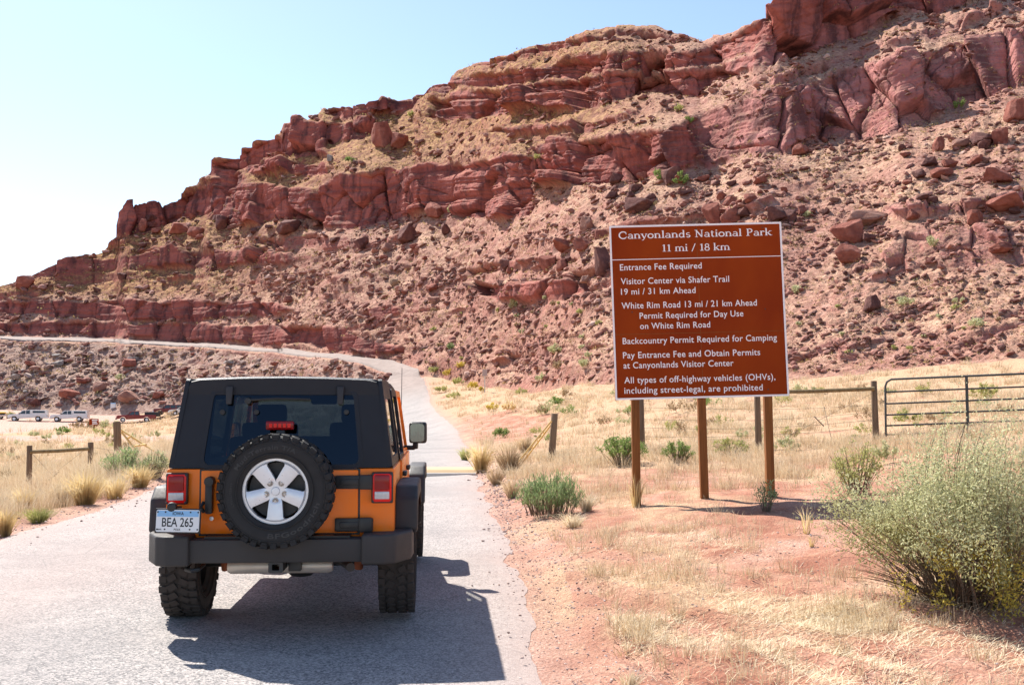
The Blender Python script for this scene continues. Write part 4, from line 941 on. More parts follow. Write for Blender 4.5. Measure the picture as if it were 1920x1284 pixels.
# cattle guard
cz = 0.0
cg = thing('cattle_guard', 'cattle guard across the road with faded yellow edge beam', 'cattle guard', (-4.2, 25.4, 0))
b = MB(); b.box(-3.5, 3.35, -1.35, -1.2, -.1, .035, .01); b.build('beam', M['steel'], cg)
b = MB(); b.box(-3.5, 3.35, -.10, 1.3, -.1, .030, .01); M['cg_tan'] = simple('pale tan deck', (.50, .35, .19), .8, .25, 3); b.build('deck', M['cg_tan'], cg)
for k in range(7): MB().box(-3.5, 3.35, -1.12 + k * .15, -1.05 + k * .15, -.1, .026, .005).build('rail', M['cg_tan'], cg)
rt = groot(1035, 865, 25.2)
wg = thing('cattle_guard_wing', 'leaning dark post with narrow yellow wing right of the road', 'post', tuple(rt))
post_part(1034, 864, 1040, 775, 25.2, .085, wg, M['post_grey'], rt)
b = MB(); b.tube([V3(1034, 789, 25.1, rt), V3(971, 866, 25.0, rt)], .022, 8); b.tube([V3(1034, 795, 25.3, rt), V3(979, 868, 25.6, rt)], .022, 8)
for k in (.25, .45, .62, .8): b.tube([V3(1034, 789, 25.1, rt).lerp(V3(971, 866, 25.0, rt), k), V3(1034, 795, 25.3, rt).lerp(V3(979, 868, 25.6, rt), k)], .012, 6)
b.build('wing_frame', M['yellow'], wg)
rt = groot(220, 864, 27.5)
wg = thing('cattle_guard_wing', 'tall fence post with wide yellow triangular wing left of the road', 'post', tuple(rt))
post_part(222, 864, 219, 790, 27.5, .10, wg, M['post_grey'], rt)
b = MB()
for pa, pb in (((228, 806), (322, 867)), ((228, 810), (270, 862)), ((252, 836), (274, 833)), ((268, 858), (295, 849)), ((238, 822), (246, 818))): b.tube([V3(*pa, 27.4, rt), V3(*pb, 27.0, rt)], .028, 8)
b.build('wing_frame', M['yellow'], wg)
MB().tube([V3(170, 838, 29, rt), V3(219, 845, 27.5, rt)], .005, 4, False).build('wire', M['wire'], wg)
rt = groot(55, 921, 28.6)
br_ = thing('fence_brace', 'two short weathered posts joined by a wooden rail at the far left', 'fence', tuple(rt))
post_part(54, 921, 55.5, 835, 28.6, .075, br_, M['post_grey'], rt); post_part(170, 886, 170, 829, 29, .078, br_, M['post_grey'], rt)
b = MB(); b.tube([V3(57, 847, 28.5, rt), V3(110, 845, 28.7, rt), V3(168, 841, 28.9, rt)], .05, 10); b.build('rail', M['rail'], br_)
MB().tube([V3(60, 850, 28.6, rt), V3(98, 890, 28.6, rt), V3(165, 838, 28.9, rt)], .005, 4, False).build('wire', M['wire'], br_)
MB().tube([V3(91, 900, 28.4, rt), V3(111, 884, 28.4, rt)], .022, 6).build('twist_stick', M['post_grey'], br_)

# ------------------------------------------------------------------ small signs
def small_sign(name, label, px, pyb, Y, x0, x1, y0, y1, mat, pmat, pxs, lines=0):
    rt = at(px, pyb, Y); t = thing(name, label, 'sign', tuple(rt))
    a = V3(x0, y1, Y, rt); c = V3(x1, y0, Y, rt)
    MB().box(a.x, c.x, -.02, .02, a.z, c.z, .01, seg=1).build('panel', mat, t)
    for k in range(lines):
        zz = c.z - (c.z - a.z) * (.22 + .56 * k / max(1, lines - 1)); wd = (c.x - a.x)
        MB().box(a.x + wd * (.34 if k else .30), c.x - wd * (.10 + .08 * (k % 2)), -.024, -.0205, zz - .045, zz + .045).build('text_line', M['sign_white'] if mat is not M['sign_white'] else M['ink'], t)
    for p in pxs:
        x = V3(p, pyb, Y, rt).x; MB().box(x - .05, x + .05, .022, .10, -.3, a.z + .12, .01, seg=1).build('post', pmat, t)
    return t
small_sign('park_sign', 'small brown sign on one post in front of the car park bush', 176, 806, 92, 167, 185, 785, 796.5, M['sign_brown'], M['post_brown'], (176,), 3)
M['faded'] = simple('faded pink grey sign back', (.42, .32, .29), .6, .1, 5)
nb_ = small_sign('notice_board', 'pale notice board on dark legs behind the parked pickups', 211, 778, 176, 207, 217, 755, 768, M['plate_blue'], M['post_brown'], (208.5, 215.5), 0)
a = Vector((-.38, -.026, 1.15)); MB().box(-.38, .46, -.03, -.021, .98, 1.95).build('poster', M['white_sheet'], nb_)
small_sign('road_sign', 'small blank sign on thin post at the road bend', 909, 730, 92, 904.5, 913.5, 692.5, 705, M['faded'], M['steel'], (909,), 0)

# ------------------------------------------------------------------ parked vehicles
def small_wheel(x, y, r, parent):
    e = bpy.data.objects.new('wheel', None); COL.objects.link(e); e.parent = parent; e.location = (x, y, r); e.rotation_euler = (0, R(90 if x > 0 else -90), 0)
    MB().lathe([(r * .6, -.10), (r * .95, -.11), (r, -.07), (r, .07), (r * .95, .11), (r * .6, .10)], Matrix.Identity(4), 20).build('tyre', M['rubber'], e)
    MB().lathe([(0, .09), (r * .25, .095), (r * .5, .075), (r * .62, .10), (r * .62, -.1), (0, -.1)], Matrix.Identity(4), 20).build('rim', M['alloy'], e)
def car(name, label, cat, px, pyb, Y, yaw, mat, L, prof, cab, cap=None, wr=.38, group=None, wb=None, w=.92, bull=False):
    rt = groot(px, pyb, Y); t = thing(name, label, cat, tuple(rt), R(yaw), group); wb = wb or L * .6
    fr, rrr = L / 2 - .95, L / 2 - .95 - wb
    low = [(-L / 2, .45), (rrr - .5, .45)] + [(rrr + .47 * math.cos(R(a)), .42 + .45 * math.sin(R(a))) for a in range(170, 5, -15)] + [(fr - .5, .42)] + [(fr + .47 * math.cos(R(a)), .42 + .45 * math.sin(R(a))) for a in range(170, 5, -15)] + [(L / 2, .48)]
    up = [(y * L / 2, z) for y, z in prof]
    b = MB(); b.prism(low + up, YZX, -w, w, .04); b.build('body', mat, t)
    def glasshouse(pts, nm, m, ww, wins):
        b = MB(); b.prism(pts, lambda u, v, q: Vector((q * (1 - .10 * (v - pts[0][1])), u, v)), -ww, ww, .03); g = b.build(nm, m, t)
        for wpts in wins:
            for s in (-1, 1):
                b = MB(); b.prism(wpts, lambda u, v, q: Vector((q * (1 - .10 * (v - pts[0][1])), u, v)), s * (ww - .02), s * (ww + .006)); b.build('side_window', M['ink_glass'], g)
        return g
    g = glasshouse([(y * L / 2, z) for y, z in cab[0]], 'cab', mat, w - .04, [[(y * L / 2, z) for y, z in wn] for wn in cab[1]])
    (ya, za), (yb, zb) = cab[2]; ya *= L / 2; yb *= L / 2
    d = Vector((0, zb - za, -(yb - ya))).normalized() * .012 * (1 if zb > za else -1)
    me = bpy.data.meshes.new('windscreen'); me.from_pydata([tuple(Vector(p) + d) for p in ((-w + .14, ya, za), (w - .14, ya, za), (w - .22, yb, zb), (-w + .22, yb, zb))], [], [(0, 1, 2, 3)]); link('windscreen', me, M['ink_glass'], g)
    if cap: glasshouse([(y * L / 2, z) for y, z in cap[0]], 'canopy', mat, w - .05, [[(y * L / 2, z) for y, z in wn] for wn in cap[1]])
    for x in (-w + .10, w - .10):
        for y in (fr, rrr): small_wheel(x, y, wr, t)
    hz = [z for y, z in prof if y > .9][0]
    MB().box(-.55, .55, L / 2 - .01, L / 2 + .03, .62, hz - .12, .02).build('grille', M['dark_steel'], t)
    for s in (-1, 1): MB().box(min(s * .58, s * .84), max(s * .58, s * .84), L / 2 - .02, L / 2 + .03, .70, hz - .14, .02).build('headlight', M['clear_lens'], t)
    MB().box(-w - .01, w + .01, L / 2 - .05, L / 2 + .14, .42, .64, .03).build('front_bumper', M['black'] if bull else M['alloy'], t)
    MB().box(-w, w, -L / 2 - .12, -L / 2 + .02, .45, .64, .03).build('rear_bumper', M['alloy'], t)
    for s in (-1, 1): MB().box(min(s * .60, s * .90), max(s * .60, s * .90), -L / 2 - .015, -L / 2 + .03, .70, .98, .02).build('tail_light', M['red_lens'], t)
    for s in (-1, 1): MB().box(min(s * (w - .05), s * (w + .18)), max(s * (w - .05), s * (w + .18)), cab[2][0][0] * L / 2 - .28, cab[2][0][0] * L / 2 - .16, 1.12, 1.32, .03).build('wing_mirror', M['black'], t)
    if bull:
        for z in (.62, .82, 1.02): MB().tube([(-.8, L / 2 + .12, z), (.8, L / 2 + .12, z)], .03, 6).build('grille_guard', M['black'], t)
    return t
M['ink_glass'] = simple('dark car glass', (.02, .024, .03), .06, .1, 3, spec=.6)
PK_PROF = [(1.0, .98), (.93, 1.08), (.50, 1.14), (-1.0, 1.12)]
PK_CAB = ([(.50, 1.10), (.26, 1.72), (-.14, 1.76), (-.18, 1.10)], [[(.40, 1.15), (.24, 1.62), (.10, 1.66), (.10, 1.15)], [(.07, 1.15), (.07, 1.66), (-.12, 1.67), (-.13, 1.15)]], ((.49, 1.13), (.275, 1.69)))
PK_CAP = ([(-.19, 1.10), (-.17, 1.76), (-.96, 1.72), (-.99, 1.10)], [[(-.26, 1.28), (-.26, 1.62), (-.88, 1.60), (-.90, 1.28)]])
car('pickup_truck', 'white pickup with white canopy and dark bull bar, left of the two white pickups', 'pickup truck', 53, 796, 160, 104, M['white_paint'], 5.7, PK_PROF, PK_CAB, PK_CAP, group='white pickups in the car park', bull=True)
car('pickup_truck', 'white pickup with white canopy and pale front, nearer to the notice board', 'pickup truck', 131, 791, 161, 102, M['white_paint'], 5.5, PK_PROF, PK_CAB, PK_CAP, group='white pickups in the car park')
car('pickup_truck', 'dark maroon crew cab pickup with open bed beside the notice board', 'pickup truck', 255, 789, 160, 112, M['maroon'], 5.8, PK_PROF, PK_CAB, None, bull=True)
SV_PROF = [(1.0, .95), (.92, 1.02), (.46, 1.08), (-1.0, 1.06)]
SV_CAB = ([(.46, 1.04), (.22, 1.68), (-.86, 1.66), (-.99, 1.04)], [[(.36, 1.08), (.20, 1.58), (-.06, 1.61), (-.06, 1.08)], [(-.10, 1.08), (-.10, 1.61), (-.42, 1.60), (-.42, 1.08)], [(-.47, 1.08), (-.47, 1.60), (-.82, 1.58), (-.90, 1.08)]], ((.45, 1.07), (.235, 1.65)))
car('estate_car', 'dark red estate car parked behind the maroon pickup', 'car', 318, 786, 164, 100, M['maroon'], 4.8, SV_PROF, SV_CAB, wr=.34)
car('small_car', 'low white car partly hidden by the orange vehicle', 'car', 345, 788, 160, 95, M['white_paint'], 4.3, [(1.0, .78), (.92, .84), (.5, .92), (-1.0, .94)], ([(.48, .90), (.16, 1.36), (-.55, 1.36), (-.92, .92)], [[(.36, .94), (.14, 1.28), (-.14, 1.30), (-.14, .94)], [(-.18, .94), (-.18, 1.30), (-.52, 1.30), (-.74, .94)]], ((.46, .93), (.175, 1.34))), wr=.31, w=.86)
car('off_road_vehicle', 'small yellow four wheel drive with black roof cut off by the left edge', 'car', -16, 792, 162, 250, M['yellow_paint'], 4.2, [(1.0, 1.02), (.94, 1.08), (.34, 1.12), (-1.0, 1.12)], ([(.34, 1.10), (.24, 1.74), (-.96, 1.76), (-.99, 1.10)], [[(.26, 1.16), (.20, 1.66), (-.2, 1.67), (-.2, 1.16)], [(-.26, 1.16), (-.26, 1.67), (-.9, 1.67), (-.92, 1.16)]], ((.33, 1.13), (.25, 1.70))))
rt = groot(286, 787, 161.5); tr_ = thing('utility_trailer', 'dark open trailer parked beside the dark red estate car', 'trailer', tuple(rt), R(100))
b = MB(); b.box(-.8, .8, -1.1, 1.1, .55, .68, .02); b.build('bed', M['dark_steel'], tr_)
for (x0, x1, y0, y1) in ((-.8, -.76, -1.1, 1.1), (.76, .8, -1.1, 1.1), (-.76, .76, -1.1, -1.06), (-.76, .76, 1.06, 1.1)): MB().box(x0, x1, y0, y1, .681, 1.30, .01).build('side_board', M['maroon'] if x0 > 0 else M['dark_steel'], tr_)
MB().tube([(0, 1.1, .6), (0, 2.1, .55)], .05, 6).build('draw_bar', M['dark_steel'], tr_)
for x in (-.9, .9): small_wheel(x, -.1, .33, tr_)
# ------------------------------------------------------------------ rocks
def ico(sub):
    bm = bmesh.new(); bmesh.ops.create_icosphere(bm, subdivisions=sub, radius=1.0)
    V = np.array([v.co[:] for v in bm.verts]); F = np.array([[v.index for v in f.verts] for f in bm.faces]); bm.free(); return V, F
ICO = {k: ico(k) for k in (1, 2, 4)}
def rock_vf(seed, sub, nplanes=11, rough=.10):
    rg = np.random.default_rng(seed); V, F = ICO[sub]; N = rg.normal(size=(nplanes, 3)); N /= np.linalg.norm(N, axis=1, keepdims=True)
    ax = np.array([[0, 0, 1], [0, 0, -1], [1, .2, .1], [-1, -.1, .2], [.1, 1, .1], [-.1, -1, .2]]); ax = ax / np.linalg.norm(ax, axis=1, keepdims=True)
    N = np.concatenate([N, ax + rg.normal(size=ax.shape) * .16]); N /= np.linalg.norm(N, axis=1, keepdims=True); H = rg.uniform(.58, .98, len(N))
    d = V @ N.T; r = np.where(d > .05, H / np.maximum(d, .05), 9).min(1); r = np.minimum(r, 1.25)
    P = V * r[:, None]
    if sub > 2: P = P * (1 + rough * fbm(P[:, 0] * 2.2 + seed, P[:, 1] * 2.2, P[:, 2] * 2.2, 4, seed)[:, None])
    return P, F
def rock_mat(name, a, b_, c_):
    t = NT(name); o = t.obj(); p = t.pos()
    col = t.ramp(t.noise(o, 1.3, 6, .65), [(.3, a), (.5, b_), (.72, c_)])
    col = t.mix(t.ramp(t.noise(t.scale(p, (.5, .5, 3.0)), 1.0, 4, .6), [(.5, 0.0), (.7, .4)]), col, tuple(k * .55 for k in a))
    return t.fin(col, .92, t.bump(t.noise(o, 3.5, 7, .75), .25, .9), Specular_IOR_Level=.15)
RM = {'red': rock_mat('red boulder', (.19, .065, .05), (.31, .11, .08), (.42, .19, .145)), 'dark': rock_mat('dark boulder', (.095, .045, .042), (.165, .075, .065), (.27, .13, .105)),
      'pink': rock_mat('pink boulder', (.26, .13, .10), (.36, .19, .145), (.46, .28, .22)), 'grey': rock_mat('grey boulder', (.20, .17, .155), (.33, .29, .265), (.46, .42, .39)), 'tan': rock_mat('tan boulder', (.25, .15, .09), (.36, .23, .15), (.44, .30, .2))}
RMESH = {}
def rock_mesh(k, mat, sub=4):
    if (k, mat, sub) not in RMESH:
        P, F = rock_vf(100 + k, sub); me = mesh_np('boulder', P, F, smooth=True, sharp=38); me.materials.append(RM[mat]); RMESH[(k, mat, sub)] = me
    return RMESH[(k, mat, sub)]
def place_rock(px, py, w_, h_, tone, k, label, group=None, sub=4, name='boulder', cat='boulder'):
    fy = float(foot_y(px)); base = py + h_ * .45
    if base < fy - 1: P, n = surf(px, base)
    else: P = ghit(px, base); n = np.array([0, 0, 1.0])
    s = float(P[1]) / FPX; o = link(name, rock_mesh(k, tone, sub)); rg = random.Random(int(px * 7 + py * 13))
    o.scale = (w_ * s * .54, w_ * s * .46, h_ * s * .60); o.location = (P[0], P[1] - w_ * s * .05, P[2] + h_ * s * .36)
    o.rotation_euler = (rg.uniform(-.18, .18), rg.uniform(-.3, .3), rg.uniform(0, 6.28)); return tag(o, label, cat, group)
BIG = [
 (818,396,44,34,'red',0,'rounded red boulder leaning at the foot of the middle cliff'), (767,437,50,36,'dark',1,'flat topped dark block alone on the slope below the middle cliff'),
 (833,425,24,22,'dark',2,'small dark block right of the flat topped block'), (681,455,28,28,'dark',3,'dark square boulder on pink slabs below the left end of the middle cliff'),
 (715,246,44,54,'red',4,'tall red pinnacle boulder on the crest left of the upper cliff'), (747,259,46,34,'red',5,'rounded red boulder beside the tall pinnacle on the crest'),
 (623,300,14,13,'grey',6,'small pale grey boulder below the left crest cliff'), (1124,484,38,62,'dark',7,'tall dark standing boulder just left of the sign top'),
 (1119,431,40,36,'red',0,'big red boulder above the tall standing boulder left of the sign'), (1098,414,32,36,'pink',2,'pale upright boulder over the left corner of the sign'),
 (807,536,28,16,'red',1,'lone reddish block lying in straw in the middle of the slope'), (919,490,33,23,'red',3,'left one of two rounded boulders above the tan ledge'), (947,491,28,23,'dark',5,'right one of two rounded boulders above the tan ledge'),
 (1027,490,35,32,'red',6,'triangular red boulder above the tan ledge'), (1053,494,30,24,'red',7,'tilted slab resting against the triangular red boulder'), (864,504,30,12,'pink',0,'flat pink slab lying on the slope above the lone block'),
 (1055,708,54,26,'pink',4,'large smooth pink boulder at the bottom of the slope left of the sign'), (1122,711,22,12,'pink',3,'small pale slab at the slope foot next to the sign edge'), (738,526,16,16,'tan',2,'small tan cube of rock above the road bend'),
 (786,505,13,10,'red',1,'very small red stone on the slope centre'), (1057,458,52,22,'red',5,'long flat boulder below the big red boulder left of the sign'), (1092,457,44,24,'red',4,'broad boulder touching the tall standing boulder'),
 (1593,432,58,44,'red',6,'large red boulder upper one of the pair right of the sign'), (1591,474,52,42,'red',0,'large red boulder lower one of the pair right of the sign'), (1630,444,26,20,'dark',3,'dark stone wedged right of the red boulder pair'),
 (1824,397,38,34,'red',5,'split red boulder standing on the ledge at far right'), (1453,395,36,36,'dark',1,'dark leaning boulder over the right top corner of the sign'), (1480,399,34,27,'dark',2,'dark wedge boulder right of the leaning one above the sign'), (1504,391,20,22,'red',7,'small upright red boulder right end of the row above the sign'),
 (1368,400,42,32,'red',4,'round red boulder directly above the sign'), (1336,394,36,46,'red',6,'tall red slab boulder directly above the sign'), (1366,373,30,24,'red',1,'red block perched behind the tall slab above the sign'), (1192,384,58,36,'dark',3,'broad dark boulder above the left part of the sign'),
 (1500,280,36,24,'red',0,'boulder lodged below the big slab cliff'), (1759,269,28,34,'red',2,'upright red boulder on the right slope under the cliff'), (1799,267,34,18,'pink',4,'flat lying slab right of the upright boulder'), (1840,256,62,28,'dark',5,'long dark boulder in the pile at upper right'),
 (1876,254,28,34,'red',6,'steep red boulder in the pile at upper right'), (1902,206,46,50,'red',7,'huge red boulder at the right edge under the cliff'), (1866,323,52,34,'red',1,'angular red boulder halfway up at right edge'), (1832,297,32,17,'red',3,'low red block above the angular boulder at right'), (1763,319,46,20,'red',4,'low rounded rock on the right slope'),
 (1620,403,88,28,'pink',5,'wide rounded outcrop above the large red pair'), (1885,378,84,32,'red',0,'wide red outcrop rock at the right edge'), (1874,461,54,20,'red',2,'flat red rock on the right lower ledge'), (1258,331,38,30,'dark',6,'grey dark boulder between two green shrubs under the cliff'),
 (1633,563,36,34,'dark',7,'lone dark red boulder in the pale slope right of the sign'), (338,428,42,26,'red',1,'tilted slab boulder below the left cliff end'), (373,436,34,26,'red',3,'blocky boulder below the left cliff'), (416,416,36,32,'dark',5,'dark rounded boulder at the foot of the left cliff'),
 (544,422,52,28,'dark',4,'long dark boulder tilted between the two cliffs'), (270,424,22,28,'red',0,'upright boulder at the left end of the ridge cliff'), (46,527,36,26,'red',2,'rounded boulder on the skyline at far left'), (229,517,16,14,'dark',6,'small dark pyramid stone on the golden left slope'),
 (540,560,22,14,'red',7,'small red rock on top of the lower left cliff band'), (360,635,26,14,'red',3,'red block lying at the upper edge of the hill road'), (128,735,38,20,'red',5,'red boulder cluster stone above the white pickups'), (66,752,30,16,'dark',1,'dark boulder above the left white pickup'),
 (187,720,28,18,'pink',4,'pink slab high above the notice board'), (240,742,46,26,'pink',0,'big rounded red rock behind the notice board'), (236,764,44,14,'pink',6,'flat base slab behind the maroon pickup'), (296,735,26,14,'red',2,'red stone right of the big rock above the maroon pickup'),
 (243,677,34,14,'red',7,'red slab just below the hill road'), (156,716,22,12,'red',3,'brown stone in the middle of the shale slope at left')]
for px, py, w_, h_, tone, k, lab in BIG: place_rock(px, py, w_, h_, tone, k, lab)
# the many middle sized ones, region by region
REG = [((620, 440, 1130, 560), 46, ('red', 'pink', 'dark'), 'one of the medium red boulders scattered over the slope left of the sign', 'medium boulders on the slope left of the sign', (9, 24)),
       ((1490, 260, 1915, 420), 48, ('red', 'dark', 'pink'), 'one of the medium boulders in the rock field at right under the slab cliff', 'medium boulders under the slab cliff', (11, 32)),
       ((1150, 330, 1500, 410), 40, ('red', 'dark', 'red'), 'one of the crowded reddish boulders on the slope just above the sign', 'boulders crowded above the sign', (12, 30)),
       ((1490, 500, 1910, 640), 26, ('red', 'pink', 'dark'), 'one of the low stones scattered over the straw slope above the gate', 'stones on the slope above the gate', (8, 22)),
       ((20, 655, 690, 752), 60, ('grey', 'pink', 'dark', 'red'), 'one of the shale slabs on the grey slope below the hill road', 'shale slabs below the hill road', (9, 24)),
       ((230, 400, 620, 470), 36, ('red', 'dark'), 'one of the fallen red boulders below the left ridge cliffs', 'fallen boulders below the ridge cliffs', (9, 24)),
       ((760, 585, 1130, 690), 26, ('dark', 'red', 'pink'), 'one of the broken rocks around the gully left of the sign', 'broken rocks around the gully', (9, 22))]
rg = random.Random(5); k = 0
for (x0, y0, x1, y1), n, tones, lab, grp, (sa, sb) in REG:
    for i in range(n):
        px, py = rg.uniform(x0, x1), rg.uniform(y0, y1); w_ = sa + (sb - sa) * rg.random() ** 2
        if py > foot_y(px) - 4: continue
        if x0 == 20 and py < np.interp(px, RD_IN[:, 0], RD_IN[:, 1]) + 5: continue
        k += 1; place_rock(px, py, w_, w_ * (rg.uniform(.35, .8) if x0 != 20 else rg.uniform(.25, .5)), rg.choice(tones), k % 8, lab, grp, 2 if w_ < 18 else 4)
# ------------------------------------------------------------------ stuff: small rubble and scrub over the whole hill
def scatter_px(n, wfun):
    out = []
    while sum(len(o) for o in out) < n:
        px = RNG.uniform(-330, 2200, 20000); py = RNG.uniform(-40, 770, 20000); ok = (py < foot_y(px) - 2) & (py > np.interp(px, fpx, sk_f) + 3)
        px, py = px[ok], py[ok]; ok = RNG.random(len(px)) < wfun(px, py); out.append(np.stack([px[ok], py[ok]], 1))
    return np.concatenate(out)[:n]
def hill_lookup(A, px, py): 
    sk = np.interp(px, fpx, sk_f); return bl(A, (foot_y(px) - py) / (foot_y(px) - sk) * (nfr - 1), (px + 340) / 2585 * (nfx - 1))
def off_road(px, py): return 1 - ((py < np.interp(px, RD_IN[:, 0], RD_IN[:, 1]) + 2) & (py > np.interp(px, RD_OUT[:, 0], RD_OUT[:, 1]) - 5) & (px < 790))
n_ = 27000
pp = scatter_px(n_, lambda px, py: (1 - hill_lookup(CLfin, px, py)) * off_road(px, py) * np.maximum(.22 + .78 * sstep(.0, .32, fbm(px / 55, bedc(px, py) / 2.4, 0, 4, 201)), hill_lookup(below, px, py) * .42) * (1 - .55 * hill_lookup(golden, px, py)))
P, Nn = surf(pp[:, 0], pp[:, 1]); sz = (1.5 + 9 * RNG.random(n_) ** 6) * P[:, 1] / FPX
LOW = [rock_vf(300 + i, 1, 6)[0] for i in range(10)]; Fi = ICO[1][1]; NV = len(ICO[1][0])
vi = RNG.integers(0, 10, n_); B = np.array(LOW)[vi]
ang = RNG.uniform(0, 6.28, n_); ca, sa_ = np.cos(ang)[:, None], np.sin(ang)[:, None]
B = B * np.stack([sz * RNG.uniform(.8, 1.5, n_), sz * RNG.uniform(.7, 1.2, n_), sz * RNG.uniform(.35, .8, n_)], 1)[:, None]
B = np.stack([B[..., 0] * ca - B[..., 1] * sa_, B[..., 0] * sa_ + B[..., 1] * ca, B[..., 2]], -1)
tl_ = RNG.uniform(-.5, .5, n_)[:, None]; B[..., 2] = B[..., 2] + B[..., 0] * tl_
B += (P + np.array([0, 0, 1]) * (sz * .18)[:, None])[:, None]
sh_ = hill_lookup(below, pp[:, 0], pp[:, 1]); tone = np.repeat(np.clip(RNG.random(n_) * .75 + .25 * (RNG.random(n_) < .2), 0, 1), NV); shl = np.repeat(np.clip(sh_ * (RNG.random(n_) < .6), 0, 1), NV)
t_ = NT('rubble'); o_ = t_.pos()
c_ = t_.ramp(t_.attr('tone'), [(.0, (.09, .040, .036)), (.35, (.22, .085, .068)), (.7, (.35, .17, .135)), (1.0, (.54, .37, .30))])
c2 = t_.ramp(t_.attr('tone'), [(.0, (.09, .07, .065)), (.5, (.26, .215, .19)), (1.0, (.52, .48, .43))])
c_ = t_.mix(t_.attr('shale'), c_, c2); c_ = t_.mix(t_.ramp(t_.noise(o_, 3, 4), [(.4, 0.0), (.75, .5)]), c_, (.40, .25, .19))
rub_o = link('rock_rubble', mesh_np('rock_rubble', B.reshape(-1, 3), (Fi[None] + (np.arange(n_) * NV)[:, None, None]).reshape(-1, 3), {'tone': tone, 'shale': shl}, smooth=False), t_.fin(c_, .93, Specular_IOR_Level=.15))
tag(rub_o, 'countless small stones and rubble covering the red hillside', 'rubble', kind='stuff')

def leaf_mat(name, stops, trans=.25):
    t = NT(name); c = t.ramp(t.attr('tone'), stops); t.fin(c, .8, Specular_IOR_Level=.15)
    tr = t.new('ShaderNodeBsdfTranslucent'); t.l.new(c, tr.inputs[0]); mx = t.new('ShaderNodeMixShader'); mx.inputs[0].default_value = trans
    t.l.new(t.b.outputs[0], mx.inputs[1]); t.l.new(tr.outputs[0], mx.inputs[2]); t.l.new(mx.outputs[0], t.out.inputs['Surface']); return t.m
LM = {'scrub': leaf_mat('hill scrub leaves', [(0, (.11, .075, .04)), (.3, (.25, .165, .085)), (.6, (.40, .28, .12)), (.85, (.54, .43, .18)), (1, (.20, .22, .12))]),
      'straw': leaf_mat('dry straw', [(0, (.40, .27, .15)), (.35, (.60, .46, .29)), (.75, (.74, .62, .43)), (1, (.82, .75, .58))], .3),
      'gold': leaf_mat('golden bunch grass', [(0, (.46, .32, .13)), (.5, (.70, .53, .26)), (1, (.82, .70, .44))], .4),
      'sage': leaf_mat('grey green saltbush leaves', [(0, (.17, .18, .07)), (.35, (.36, .37, .17)), (.7, (.54, .53, .30)), (1, (.67, .65, .42))], .3),
      'green': leaf_mat('green tumbleweed leaves', [(0, (.09, .14, .045)), (.5, (.23, .31, .12)), (1, (.42, .49, .24))], .3),
      'bright': leaf_mat('bright green leaves', [(0, (.08, .13, .03)), (.5, (.19, .27, .07)), (1, (.33, .40, .14))], .3),
      'yellow': leaf_mat('yellow flowering leaves', [(0, (.24, .22, .06)), (.4, (.50, .40, .08)), (1, (.74, .56, .10))], .25),
      'ygreen': leaf_mat('yellow green leaves', [(0, (.17, .18, .05)), (.5, (.38, .38, .13)), (1, (.56, .53, .24))], .3),
      'brown': leaf_mat('dry brown leaves', [(0, (.16, .10, .055)), (.5, (.36, .25, .14)), (1, (.50, .38, .23))], .2)}
M['twig'] = simple('grey twig', (.22, .16, .11), .9, .35, 30); M['dark_twig'] = simple('brown twig', (.13, .085, .055), .9, .35, 30)
def quads(C, size, rg, slim=.45, up=0.0):
    """randomly turned leaf quads at points C"""
    n = len(C); a = rg.normal(size=(n, 3)); a[:, 2] = np.abs(a[:, 2]) + up; a /= np.linalg.norm(a, axis=1, keepdims=True); b_ = np.cross(a, rg.normal(size=(n, 3))); b_ /= np.linalg.norm(b_, axis=1, keepdims=True) + 1e-9
    L = (size * rg.uniform(.6, 1.3, n))[:, None]; W_ = L * slim
    V = np.stack([C - a * L, C + b_ * W_, C + a * L, C - b_ * W_], 1).reshape(-1, 3); F = np.arange(n * 4).reshape(n, 4); return V, F
n_ = 18000
pp = scatter_px(n_, lambda px, py: (1 - .93 * hill_lookup(CLfin, px, py)) * off_road(px, py) * (.35 + .65 * sstep(-.2, .3, fbm(px / 60, py / 30, 3, 3, 203))) * (1 - .1 * hill_lookup(below, px, py)))
P, Nn = surf(pp[:, 0], pp[:, 1]); hs = (1.6 + 3.6 * RNG.random(n_) ** 2.5) * P[:, 1] / FPX
m = 9
C = P[:, None] + np.stack([RNG.normal(size=(n_, m)) * hs[:, None] * .8, RNG.normal(size=(n_, m)) * hs[:, None] * .8, (np.abs(RNG.normal(size=(n_, m))) * .5 + .15) * hs[:, None]], -1)
V, F = quads(C.reshape(-1, 3), np.repeat(hs * .42, m), RNG); tn = np.repeat(np.clip(np.repeat(RNG.random(n_) * .9, m) + RNG.normal(size=n_ * m) * .08, 0, 1), 4)
scr = link('hill_scrub', mesh_np('hill_scrub', V, F, {'tone': tn}, smooth=False), LM['scrub']); tag(scr, 'countless small dry shrubs and grass clumps dotted over the hillside', 'scrub', kind='stuff')

